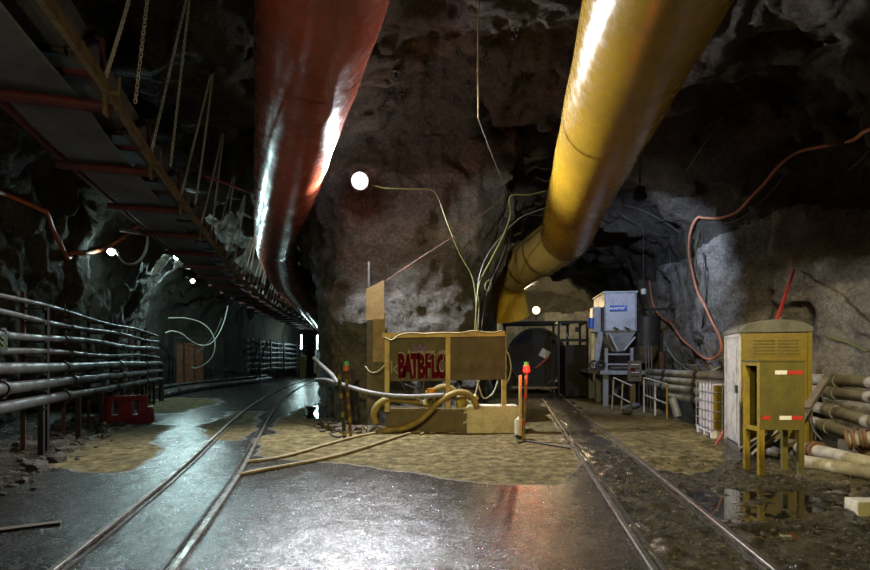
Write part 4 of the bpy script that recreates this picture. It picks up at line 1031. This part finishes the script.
MB().cyl(q2 + Vector((0, 0.28, -0.02)), q2 + Vector((0, 0.14, -0.02)), 0.16, 0.19, n=18).build('headlamp', M['black_steel'], t, smooth=40)
MB().cyl(q2 + Vector((0, 0.16, -0.02)), q2 + Vector((0, 0.12, -0.02)), 0.17, n=18).build('headlamp_lens', M['lens_warm'], t, smooth=40)
MB().box(q2 + Vector((0, 0.35, -0.22)), (0.1, 0.1, 0.5)).build('headlamp_bracket', M['black_steel'], t)
spot('lamp_light_rear', (cx + 1.0, cy + 5.6, 3.1), (cx + 1.6, cy + 13, 4.2), 2600, (1.0, 0.86, 0.5), 115, 0.6, 0.12)  # light and stand lamp added to brighten the end face of the drive
t2 = thing('work_lamp', 'warm work lamp on a stand behind the drum car', 'lamp', (cx + 1.0, cy + 6.1, 0))
MB().cyl((0, -0.4, 0), (0, -0.4, 2.9), 0.04, n=8).build('stand', M['black_steel'], t2); MB().cyl((0, -0.36, 2.95), (0, -0.2, 2.98), 0.12, n=14).build('head', M['lens_warm'], t2, smooth=40)

t = thing('service_frame', 'black steel service frame between the drum car and the hopper', 'frame', (6.05, 21.35, 0), -0.1)
MB().box((0.0, 0.9, 1.15), (0.95, 1.8, 2.2)).build('cabinet', M['dark_machine'], t, bevel=0.02)
for x in (-0.75, 0.45):
    for y in (0.05, 1.7): MB().box((x, y, 1.65), (0.09, 0.09, 3.2)).build('post', M['dark_machine'], t)
for z in (2.45, 3.22):
    MB().box((-0.15, 0.05, z), (1.3, 0.10, 0.12)).build('crossbar', M['dark_machine'], t)
    for x in (-0.75, 0.45): MB().box((x, 0.9, z), (0.08, 1.7, 0.1)).build('side_bar', M['dark_machine'], t)
MB().beam((-0.7, 0.0, 3.15), (-0.3, 0.0, 2.5), 0.03, 0.05).build('brace', M['pipe_pale'], t)
MB().box((0.05, 0.0, 2.9), (0.22, 0.14, 0.2)).build('junction_box', M['dark_machine'], t)

# ------------------------------------------------------------------ hopper machine
t = thing('hopper_machine', 'blue-grey hopper machine on a steel table right of the track', 'machine', (5.85, 17.3, 0), -0.12)
def ringz(x0, x1, y0, y1, z): return [Vector((x0, y0, z)), Vector((x1, y0, z)), Vector((x1, y1, z)), Vector((x0, y1, z))]
hb = MB(); hb.plate(ringz(0.05, 1.12, 0.2, 2.1, 2.62), ringz(0.05, 1.12, 0.2, 2.1, 3.95)); hop = hb.build('hopper', M['pale_blue'], t, bevel=0.02)
MB().plate(ringz(0.42, 0.86, 0.7, 1.5, 1.92), ringz(0.05, 1.12, 0.2, 2.1, 2.62)).build('funnel', M['pale_blue'], t)
MB().box((0.59, 1.15, 3.97), (1.16, 2.0, 0.05)).build('lid', M['pale_blue'], t)
for x in (0.07, 1.10): MB().box((x, 0.18, 3.28), (0.05, 0.05, 1.32)).build('edge_rib', M['blue_grey'], t)
MB().box((0.585, 0.185, 2.64), (1.1, 0.04, 0.05)).build('seam', M['blue_grey'], t)
for x in (0.35, 0.72): MB().beam((x, 0.14, 2.74), (x + 0.16, 0.10, 2.66), 0.05, 0.05).build('latch', M['black_steel'], t)
MB().box((0.52, 0.18, 3.40), (0.58, 0.02, 0.20)).build('name_plate', M['sign_blue'], t)
iv_ = Matrix.Translation(Vector((0.46, 0.166, 3.395))) @ Matrix.Rotation(math.pi/2, 4, 'X')
text_mesh('plate_lettering', 'MAMSTER', 0.115, M['white_flat'], iv_, t, 0.003, 0.003)
MB().box((0.74, 0.166, 3.44), (0.05, 0.006, 0.03)).build('plate_mark', M['white_flat'], t)
MB().box((-0.12, 0.9, 3.05), (0.28, 0.6, 0.9)).build('side_box', M['blue_grey'], t, bevel=0.02)
MB().cyl((-0.3, 0.7, 2.75), (-0.3, 0.7, 3.1), 0.13, n=14).build('motor', M['sign_blue'], t, smooth=40)
MB().beam((0.0, 0.5, 2.6), (-0.25, 0.3, 1.3), 0.16, 0.10).build('chute', M['pale_blue'], t); MB().beam((0.2, 0.3, 2.5), (0.5, 0.35, 1.9), 0.3, 0.05).build('deflector', M['pale_blue'], t)
MB().beam((1.1, 0.3, 2.4), (0.75, 0.35, 1.95), 0.25, 0.05).build('deflector', M['pale_blue'], t)
for x, y in ((0.05, 0.05), (0.95, 0.05), (0.2, 3.6), (1.2, 3.6), (0.15, 1.8)): MB().box((x, y, 0.56), (0.17, 0.17, 1.12)).build('leg', M['blue_grey'], t)
MB().box((0.58, 1.8, 1.17), (1.5, 4.0, 0.13)).build('table', M['blue_grey'], t)
for x in (0.12, 0.98): MB().box((x, 0.25, 1.6), (0.10, 0.10, 0.85)).build('upright', M['blue_grey'], t)
for z in (1.45, 1.8): MB().box((0.55, 0.25, z), (0.95, 0.06, 0.06)).build('crossbar', M['blue_grey'], t)
for x, y in ((-0.28, 0.4), (-0.1, 0.2)):
    MB().torus((x, y - 0.1, 1.42), (0, 1, 0), 0.15, 0.03, 18, 6).build('handwheel', M['black_steel'], t, smooth=40); MB().cyl((x, y - 0.1, 1.42), (x, y + 0.3, 1.42), 0.05, n=10).build('spindle', M['pipe_grey'], t, smooth=40)
MB().cyl((0.3, 0.35, 1.32), (0.85, 0.35, 1.32), 0.07, n=12).build('drive_shaft', M['pipe_grey'], t, smooth=40)
for a_, b_ in (((0.1, 0.0, 0.25), (0.9, 0.0, 1.05)), ((0.9, 0.0, 0.25), (0.1, 0.0, 1.05))): MB().beam(a_, b_, 0.04, 0.04).build('brace', M['black_steel'], t)
MB().box((-0.30, 0.45, 1.9), (0.10, 0.10, 1.3)).build('side_post', M['pale_yellow'], t)

t = thing('dust_vessel', 'sooty black vessel standing right of the pale blue hopper', 'vessel', (7.8, 18.7, 0))
MB().cyl((0.1, 0, 2.1), (0.1, 0, 3.2), 0.5, n=20).build('shell', M['black_steel'], t, smooth=40); MB().cyl((0.1, 0, 1.5), (0.1, 0, 2.1), 0.2, 0.5, n=20).build('cone', M['tan_steel'], t, smooth=40)
for x, y in ((-0.35, -0.35), (0.5, -0.35), (-0.35, 0.4), (0.5, 0.4)): MB().box((x, y, 1.3), (0.08, 0.08, 2.6)).build('leg', M['black_steel'], t)
MB().box((0.1, -0.35, 1.1), (0.9, 0.06, 0.08)).build('crossbar', M['black_steel'], t); MB().cyl((0.5, -0.4, 0.7), (0.5, -0.4, 1.9), 0.11, n=12).build('pipe', M['rust'], t, smooth=40)
MB().beam((-0.6, -0.5, 3.42), (1.2, -0.5, 3.48), 0.08, 0.08).build('arm', M['black_steel'], t)
q = at(643.5, 292, 17.0); t = thing('cable_lamp', 'small pale bulkhead lamp hanging right of the hopper top', 'lamp', q)
MB().cyl((0, 0, -0.08), (0, 0, 0.10), 0.09, n=14).build('shade', M['white_paint'], t, smooth=40); MB().cyl((0, 0, 0.1), (0, 0, 2.2), 0.012, n=6).build('cord', M['cable_black'], t)
q = at(634.5, 371, 16.6); t = thing('notice_board', 'weathered notice board with red marks below the hopper', 'sign', (q.x, q.y, 0), -0.1)
MB().box((0, 0, q.z), (0.44, 0.03, 0.68)).build('board', M['panel_grey'], t); 
for dx_ in (-0.15, 0.15): MB().box((dx_, 0.04, q.z/2), (0.04, 0.04, q.z)).build('post', M['black_steel'], t)
for k in range(4): MB().box((0.02, -0.02, q.z + 0.22 - 0.13*k), (0.26, 0.006, 0.025)).build('text_line', M['white_flat' if k % 2 == 0 else 'graffiti_red'], t)
MB().box((-0.06, -0.021, q.z + 0.03), (0.14, 0.006, 0.12)).build('red_mark', M['graffiti_red'], t)

def railing(a, b, h, lean, label, tilt=0.0):
    a, b = Vector((*a, 0)), Vector((*b, 0)); u = (b-a); W = u.length; t = thing('guard_rail', label, 'railing', a, math.atan2(u.y, u.x), 'loose guard rails by the hopper')
    f = lambda x, z: Vector((x + lean*z, 0, z - tilt*x))
    for k, x in enumerate((0, W*0.52, W)): MB().cyl(f(x, 0.0 if tilt == 0 else tilt*x), f(x, h), 0.028, n=10).build('post', M['yellow_paint' if k == 2 else 'white_paint'], t, smooth=40)
    for z in (h*0.5, h): MB().cyl(f(0, z), f(W, z), 0.026, n=10).build('rail', M['white_paint'], t, smooth=40)
railing(ground(612, 409), ground(630, 414), 1.02, 0.16, 'loose white guard rail leaning under the hopper table', 0.12)
railing(ground(644, 412), ground(667, 419), 1.05, 0.0, 'white guard rail standing right of the notice board', 0.06)
q = Vector((*ground(627, 415), 0.0)); o = MB().rock(q + Vector((0, 0, 0.1)), 0.2, random.Random(5)).build('dirt_lump', M['stone']); tag(o, 'dark dirt lump at the foot of the leaning guard rail', 'stone')
for k, px in enumerate((645, 648, 651)):
    o = MB().cyl(Vector((*ground(px + 3, 411.5), 0.0)), at(px, 340 + 3*k, 16.0), 0.022, n=8).build('steel_rod', M['pipe_grey'], smooth=40); tag(o, f'thin steel rod leaning upright by the black vessel, {ORD[k]} of three from left', 'rod', 'rods by the vessel')
o = MB().cyl(Vector((*ground(624, 411), 0.09)), Vector((*ground(638, 408), 0.09)), 0.08, n=12).build('pipe_offcut', M['pipe_pale'], smooth=40); tag(o, 'short pale pipe offcut on the floor under the hopper', 'pipe')
o = MB().cyl(at(672, 398, 14.2), Vector((*ground(678, 417), 0.0)), 0.11, n=14).build('pipe_offcut', M['pipe_pale'], smooth=40); tag(o, 'pale pipe stub standing under the right wall pipes', 'pipe')
# ------------------------------------------------------------------ right wall pipes
RP = [([(6.3, 6.2, 1.25), (6.96, 8.0, 1.24), (7.32, 9.5, 1.23), (7.28, 11, 1.22), (7.0, 12.5, 1.21), (7.1, 15, 1.2), (7.3, 17.2, 1.2)], 'topmost'),
      ([(6.25, 6.2, 1.02), (6.94, 8.0, 1.01), (7.30, 9.5, 1.01), (7.26, 11, 1.01), (6.96, 12.5, 1.0), (7.06, 15, 0.99), (7.26, 17.2, 0.99)], 'second'),
      ([(6.1, 6.0, 0.60), (6.90, 8.0, 0.62), (7.27, 9.5, 0.70), (7.22, 11, 0.75), (6.92, 12.5, 0.79), (7.02, 15, 0.78), (7.22, 17.2, 0.78)], 'third'),
      ([(5.9, 5.8, 0.30), (6.76, 8.0, 0.36), (7.2, 9.5, 0.42), (7.2, 11, 0.5), (6.92, 12.5, 0.54), (7.02, 15, 0.53)], 'lowest')]
for i, (pts, w) in enumerate(RP):
    P = smooth_path(pts, 6); o = MB().tube(P, 0.105, 18).build('steel_pipe', M['pipe_tan'], smooth=40); tag(o, f'{w} mud-streaked thick pipe along the right wall', 'pipe', 'pipes along the right wall')
    for k in (10, 26, 31):
        if k+1 >= len(P): continue
        q = P[k]; d = (P[k+1]-P[k]).normalized(); MB().cyl(q - d*0.09, q + d*0.09, 0.13, n=18).build('coupling', M['pipe_dull' if k > 12 else 'pipe_tan'], o, smooth=40, world=True)
for i, y in enumerate((7.3, 9.9, 12.0, 14.0)):
    x = float(np.interp(y, [6.2, 8, 9.5, 11, 12.5, 15], [6.3, 6.96, 7.32, 7.28, 7.0, 7.1]))
    t = thing('pipe_support', f'dark timber prop behind the right wall pipes, {ORD[i]} from the camera', 'pipe support', (x + 0.18, y, 0), 0, 'props for the right wall pipes')
    MB().box((0.06, 0, 0.7), (0.12, 0.14, 1.45)).build('post', M['timber_dark'], t)
    for z in (1.1, 0.88, 0.5): MB().box((-0.1, 0, z), (0.4, 0.07, 0.05)).build('bracket_arm', M['timber_dark'], t)
P = [at(800, 448, 8.3), at(812, 450, 7.8), at(830, 454, 7.35), at(850, 459, 7.0), at(885, 466, 6.7)]
for q in P: q.z = max(q.z, 0.12)
o = MB().tube(smooth_path(P, 4), 0.10, 16).build('loose_pipe', M['pipe_tan'], smooth=40); tag(o, 'loose flanged pipe lying on the floor below the right wall pipes', 'pipe')
for k, (a, b, r) in enumerate(((0.06, 0.10, 0.15), (0.16, 0.2, 0.15), (0.1, 0.16, 0.125))):
    MB().cyl(P[1].lerp(P[2], a*2), P[1].lerp(P[2], b*2), r, n=16).build('flange', M['rust' if k < 2 else 'pipe_tan'], o, smooth=40, world=True)
P = [Vector((*ground(800, 468), 0.1)), Vector((*ground(835, 474), 0.1)), Vector((*ground(890, 484), 0.1))]
o = MB().tube(P, 0.10, 16).build('loose_pipe', M['pipe_tan'], smooth=40); tag(o, 'loose plain pipe lying nearest the puddle at right', 'pipe')
q0, q1 = at(847, 440, 7.15), at(880, 438, 6.9); d = (q1-q0).normalized()
o = MB().cyl(q0, q1, 0.10, n=16).build('flanged_pipe', M['pipe_tan'], smooth=40); tag(o, 'short pipe with bolted rusty flanges at the right picture edge', 'pipe')
for k in (0.0, 0.07, 0.16, 0.2): MB().cyl(q0 + d*k, q0 + d*(k+0.035), 0.145, n=12).build('flange', M['rust'], o, smooth=40, world=True)
o = MB().box((q0.x + 0.25, q0.y + 0.1, 0.2), (0.2, 0.5, 0.42)).build('pipe_prop', M['timber_dark']); tag(o, 'dark timber block propping the flanged pipe at right', 'timber block')

# ------------------------------------------------------------------ portable toilet
ax = Vector((0.952, -0.306, 0)); q = Vector((*ground(741, 453), 0)); rz = math.atan2(-0.306, 0.952)
t = thing('portable_toilet', 'yellow portable toilet with grey domed roof by the right wall', 'toilet', q, rz)
W, D, Hh = 1.03, 1.06, 2.06
MB().b2((-0.03, -0.03, 0.0), (W+0.03, D+0.03, 0.10)).build('skid_base', M['grey_plastic'], t, bevel=0.01)
MB().b2((0.0, 0.0, 0.10), (W, 0.04, Hh)).build('side_panel', M['toilet_yellow'], t, bevel=0.008)
MB().b2((0.0, D-0.04, 0.10), (W, D, Hh)).build('side_panel', M['toilet_yellow'], t, bevel=0.008)
MB().b2((W-0.04, 0.04, 0.10), (W, D-0.04, Hh)).build('rear_panel', M['toilet_yellow'], t)
for x in (0.03, W-0.03): MB().b2((x-0.03, -0.025, 0.10), (x+0.03, 0.0, Hh)).build('corner_rib', M['toilet_yellow'], t)
MB().b2((0.14, -0.015, 0.25), (W-0.14, 0.0, 1.55)).build('raised_panel', M['toilet_yellow'], t, bevel=0.01)
a = MB(); a.b2((0.15, -0.012, 1.66), (W-0.16, 0.0, 1.97)); v0 = a.build('vent_panel', M['toilet_yellow'], t)
for k in range(5):
    for j in range(2): MB().b2((0.18 + 0.36*j, -0.022, 1.69 + 0.056*k), (0.50 + 0.34*j, -0.01, 1.712 + 0.056*k)).build('louvre', M['olive_ply'], v0)
door = MB().b2((-0.012, 0.10, 0.14), (0.02, D-0.10, 2.0)).build('door', M['door_grey'], t, bevel=0.006)
for y0, y1 in ((0.0, 0.09), (D-0.09, D)): MB().b2((-0.025, y0, 0.10), (0.04, y1, Hh)).build('door_frame', M['door_grey'], t, bevel=0.008)
MB().b2((-0.025, 0.0, Hh-0.06), (0.04, D, Hh)).build('door_frame', M['door_grey'], t)
MB().b2((-0.022, 0.2, 0.3), (-0.010, D-0.2, 1.0)).build('door_inset', M['white_paint'], door); MB().b2((-0.022, 0.2, 1.2), (-0.010, D-0.2, 1.85)).build('door_inset', M['white_paint'], door)
MB().b2((-0.045, 0.14, 1.02), (-0.010, 0.22, 1.16)).build('latch', M['black_steel'], door)
prof = [(0.0, 0.0), (-0.03, 0.0), (-0.02, 0.09), (0.10, 0.17), (0.3, 0.215), (W/2, 0.23), (W-0.3, 0.215), (W-0.10, 0.17), (W+0.02, 0.09), (W+0.03, 0.0)]
a = MB(); a.plate([Vector((x, -0.04, Hh + z)) for x, z in prof], [Vector((x, D+0.04, Hh + z)) for x, z in prof]); rf = a.build('roof', M['grey_plastic'], t, smooth=30, bevel=0.02)
MB().cyl((W-0.2, D-0.2, 0.3), (W-0.2, D-0.2, Hh + 0.32), 0.05, n=10).build('vent_pipe', M['grey_plastic'], t, smooth=40)

# ------------------------------------------------------------------ caged liquid container
q = Vector((*ground(712, 438.5), 0)); t = thing('liquid_container', 'white caged liquid container on a pallet left of the toilet', 'container', q, math.atan2(-0.2, 0.98))
tank = MB().b2((0.04, 0.04, 0.15), (0.96, 1.0, 1.10)).build('tank', M['white_plastic'], t, bevel=0.05)
fr = MB().b2((0.035, 0.028, 0.17), (0.965, 0.038, 1.08)).build('yellow_cover', M['toilet_yellow'], t)  # warm light on the container's front face put in as a yellow sheet
for k, x in enumerate(np.linspace(0, 1.0, 6)):
    MB().cyl((x, 0.0, 0.12), (x, 0.0, 1.13), 0.011, n=6).build('cage_bar', M['pipe_pale'], t); MB().cyl((0.0, 0.02 + x*1.0, 0.12), (0.0, 0.02 + x*1.0, 1.13), 0.011, n=6).build('cage_bar', M['pipe_pale'], t)
for z in np.linspace(0.16, 1.13, 6):
    MB().tube([(1.0, 0, z), (0, 0, z), (0, 1.03, z)], 0.011, 6).build('cage_hoop', M['pipe_pale'], t)
for y in (0.06, 0.5, 0.95): MB().b2((0.0, y-0.05, 0.0), (1.0, y+0.05, 0.10)).build('pallet_runner', M['white_plastic'], t)
MB().b2((0.0, 0.0, 0.10), (1.0, 1.03, 0.14)).build('pallet_deck', M['white_plastic'], t)
MB().cyl((0.5, 0.5, 1.10), (0.5, 0.5, 1.14), 0.11, n=14).build('filler_cap', M['black_steel'], t, smooth=40)
o = MB().cyl(Vector((*ground(716, 445), 0.0)), at(724, 431, 9.4), 0.022, n=8).build('red_stake', M['red_paint'], smooth=40); tag(o, 'short red stake leaning between container and toilet', 'stake')

# ------------------------------------------------------------------ yellow cabinet on legs
q = Vector((*ground(760, 475), 0)); t = thing('legged_cabinet', 'dull yellow plywood cabinet on tall legs with red and white tapes', 'cabinet', q, math.radians(-3))
W, D = 0.60, 0.42; z0, z1 = 0.63, 1.58
MB().b2((0, 0, z0), (W, 0.02, z1)).build('front_panel', M['olive_ply'], t); MB().b2((0, D-0.02, z0), (W, D, z1)).build('back_panel', M['olive_ply'], t)
MB().b2((W-0.02, 0.02, z0), (W, D-0.02, z1)).build('side_panel', M['olive_ply'], t); MB().b2((-0.02, -0.015, z1), (W+0.015, D+0.015, z1+0.025)).build('top_panel', M['olive_ply'], t); MB().b2((0, 0.02, z0), (W-0.02, D-0.02, z0+0.02)).build('bottom_panel', M['olive_ply'], t)
for x in (0.03, W-0.035):
    for y in (0.035, D-0.035): MB().b2((x-0.035, y-0.03, -0.01), (x+0.035, y+0.03, z0 if x > 0.3 else z1)).build('leg', M['yellow_paint'] if x < 0.3 else M['olive_ply'], t)
for z in (z0 - 0.03, z1 - 0.06): MB().b2((-0.005, 0.06, z), (0.03, D-0.06, z+0.06)).build('side_batten', M['yellow_paint'], t)
for z, segs in ((1.40, ((0.20, 0.36, 'white_flat'), (0.37, 0.57, 'red_paint'))), (0.77, ((0.03, 0.14, 'red_paint'), (0.26, 0.42, 'white_flat'), (0.42, 0.57, 'red_paint')))):
    for a_, b_, mm in segs: MB().b2((a_, -0.006, z), (b_, 0.0, z+0.055)).build('reflective_tape', M[mm], t)
# boards leaning and heaped behind the cabinet
rb = random.Random(8)
for k, (pa, pb) in enumerate((((747, 455), (770, 433)), ((752, 458), (778, 431)), ((766, 459), (786, 433)), ((741, 454), (762, 436)), ((774, 461), (792, 440)))):
    a_ = Vector((*ground(*pa), 0.03 + 0.02*k)); b_ = at(pb[0], pb[1], 8.0 + 0.05*k); o = MB().beam(a_, b_, 0.12, 0.03).build('loose_plank', M['timber' if k % 2 else 'timber_dark'])
    tag(o, f'short muddy plank behind the yellow cabinet legs, {ORD[[1, 2, 3, 0, 4][k]]} of five from left', 'plank', 'planks behind the cabinet')
for k, (a_, b_) in enumerate(((at(806, 408, 7.7), at(826, 378, 8.0)), (at(801, 420, 7.75), at(822, 386, 8.1)))):
    o = MB().beam(a_, b_, 0.10, 0.03).build('prop_board', M['timber_dark']); tag(o, ['upper', 'lower'][k] + ' slanted timber board between the cabinet and the right wall pipes', 'plank')
hose([at(808, 408, 8.2), at(811, 420, 8.2), at(815, 432, 8.0), at(822, 440, 7.9)], 0.02, 'cable_black', 'loose_cable', 'black cable dangling beside the yellow cabinet')
q = at(775, 444, 8.0); o = MB().rock((q.x, q.y, 0.12), 0.16, random.Random(2), (1.3, 0.8, 0.7)).build('plastic_bag', M['cable_grey'], smooth=60); tag(o, 'crumpled grey plastic bag among planks under the cabinet', 'bag')

# ------------------------------------------------------------------ hoses and cables on the right wall
R_ = lambda pts, off=0.09: [on_rock(x, y, off) for x, y in pts]
hose(R_(((885, 118), (870, 127), (850, 138), (825, 145), (802, 151), (785, 163), (770, 181), (755, 197), (738, 210), (722, 216), (708, 216), (699, 219), (694, 230), (692, 248), (695, 270), (701, 290), (708, 306), (716, 322), (722, 336), (723, 350), (718, 358), (708, 358), (696, 350), (684, 338), (674, 326), (664, 317), (656, 307), (653, 294), (652, 280)), 0.12), 0.038, 'pink_hose', 'air_hose', 'long faded orange hose snaking over the right rock wall', 'hose')
for k, (pts, r, mt, lab) in enumerate((
    (((870, 352), (850, 342), (832, 338), (812, 331), (800, 328)), 0.022, 'cable_green', 'yellow-green cable slung behind the toilet roof at right'),
    (((712, 222), (730, 222), (750, 214), (768, 195), (790, 170)), 0.012, 'cable_grey', 'thin grey cable shadowing the faded orange hose'),
    (((812, 172), (830, 175), (850, 168), (870, 150)), 0.012, 'cable_grey', 'thin cable drooping at the upper right wall'),
    (((668, 350), (680, 362), (696, 366), (712, 362), (724, 358), (735, 352)), 0.02, 'cable_white', 'pale cable sagging under the hose loop, upper one'),
    (((666, 343), (675, 358), (690, 370), (708, 372), (722, 366)), 0.02, 'cable_white', 'pale cable sagging under the hose loop, lower one'),
    (((674, 236), (672, 260), (677, 300), (676, 340), (680, 368)), 0.014, 'cable_grey', 'thin vertical cable on the bluish rock left of the hose'),
    (((704, 240), (706, 262), (707, 290), (705, 320), (700, 345)), 0.026, 'pipe_dull', 'grey upright conduit inside the hose loop'),
    (((670, 243), (674, 255), (678, 270), (681, 284)), 0.026, 'pipe_dull', 'short grey slanting conduit on the bluish rock'),
    (((612, 203), (632, 206), (650, 213), (666, 222), (681, 233)), 0.022, 'cable_grey', 'grey cable arching from the yellow duct over the bluish rock'),
    (((606, 205), (625, 216), (650, 222), (690, 214)), 0.014, 'cable_green', 'green cable sagging behind the yellow duct'),
    (((618, 212), (640, 226), (660, 234), (672, 238), (660, 252), (648, 256), (640, 250)), 0.014, 'cable_grey', 'tangled thin cable over the bluish rock'),
    (((690, 232), (688, 250), (692, 270), (686, 282), (690, 292)), 0.014, 'cable_green', 'bunched green strands hanging left of the orange hose'),
    (((736, 236), (741, 240), (738, 246), (742, 252), (739, 262)), 0.014, 'cable_grey', 'small hook of wire on the wall right of the hose'),
    (((720, 120), (700, 150), (688, 168), (670, 190)), 0.012, 'cable_green', 'thin cord hanging from the roof right of the yellow duct'),
    (((700, 230), (697, 250), (700, 275), (711, 300), (722, 318)), 0.012, 'cable_green', 'thin green cord crossing the orange hose'))):
    hose(R_(pts, 0.05), r, mt, 'wall_cable' if r < 0.025 else 'wall_conduit', lab, 'cable' if r < 0.025 else 'conduit', 5, None, 6)
o = MB().cyl(on_rock(796, 270, 0.1), at(777, 320, 9.0), 0.03, n=10).build('red_pole', M['red_paint'], smooth=40); tag(o, 'red pole leaning on the wall above the toilet roof', 'pole')

# ------------------------------------------------------------------ concrete beam, stones, rubble
q = ground(866, 516); o = MB().box((q[0] + 0.22, q[1] + 0.05, 0.07), (0.62, 0.20, 0.16), -0.1).build('concrete_beam', M['concrete'], bevel=0.012); tag(o, 'small pale concrete beam in the mud at the lower right edge', 'concrete beam')
o = MB().box((*ground(15, 530), 0.01), (0.7, 0.10, 0.04), 0.5).build('timber_offcut', M['timber_dark']); tag(o, 'dark timber offcut on the floor at the lower left', 'timber')
rs = random.Random(11)
def stones(n, f, rr, group, label):
    for k in range(n):
        x, y = f(); r = rs.uniform(*rr); h = float(ground_fields(np.array([x]), np.array([y]))[0][0])
        o = MB().rock((x, y, h + r*0.25), r, rs).build('stone', M['stone']); tag(o, label, 'stone', group)
def fl():
    y = rs.uniform(6.3, 12.5); return (float(wl(y)) + rs.uniform(0.3, 1.5), y)
stones(46, fl, (0.06, 0.2), 'stones at the left wall foot', 'broken stone in the rubble at the foot of the left wall')
def fn(): return ground(rs.uniform(318, 388), rs.uniform(424, 434))
stones(40, fn, (0.04, 0.14), 'stones at the rock nose', 'pale broken stone heaped at the left foot of the rock nose')
def fr_(): return ground(rs.uniform(690, 868), rs.uniform(462, 486))
stones(30, fr_, (0.025, 0.06), 'stones by the puddle', 'small stone in the mud behind the puddle at right')
def grav(name, label, n, f, rr):
    mb = MB()
    for k in range(n):
        x, y = f(); r = rs.uniform(*rr); h = float(GF[0](x, y)) if GF else 0.0
        mb.rock((x, y, h + r*0.2), r, rs, (1, 1, 0.7), 0 or 1)
    o = mb.build(name, M['stone']); tag(o, label, 'gravel', None, 'stuff')
GF = None
def g1():
    while True:
        px, py = rs.uniform(560, 900), rs.uniform(455, 575)
        x, y = ground(px, py); tt = x - float(TR(y))
        if tt > -0.38 and abs(abs(tt) - 0.455) > 0.08 and not (690 < px < 840 and 487 < py < 520): return x, y
grav('mud_gravel', 'loose muddy gravel around the right-hand track', 900, g1, (0.008, 0.03))
def g2():
    y = rs.uniform(5.5, 13); return (float(wl(y)) + 1.0 + abs(rs.gauss(0, 0.28)), y)
grav('wall_foot_gravel', 'loose gravel along the foot of the left wall', 260, g2, (0.015, 0.05))
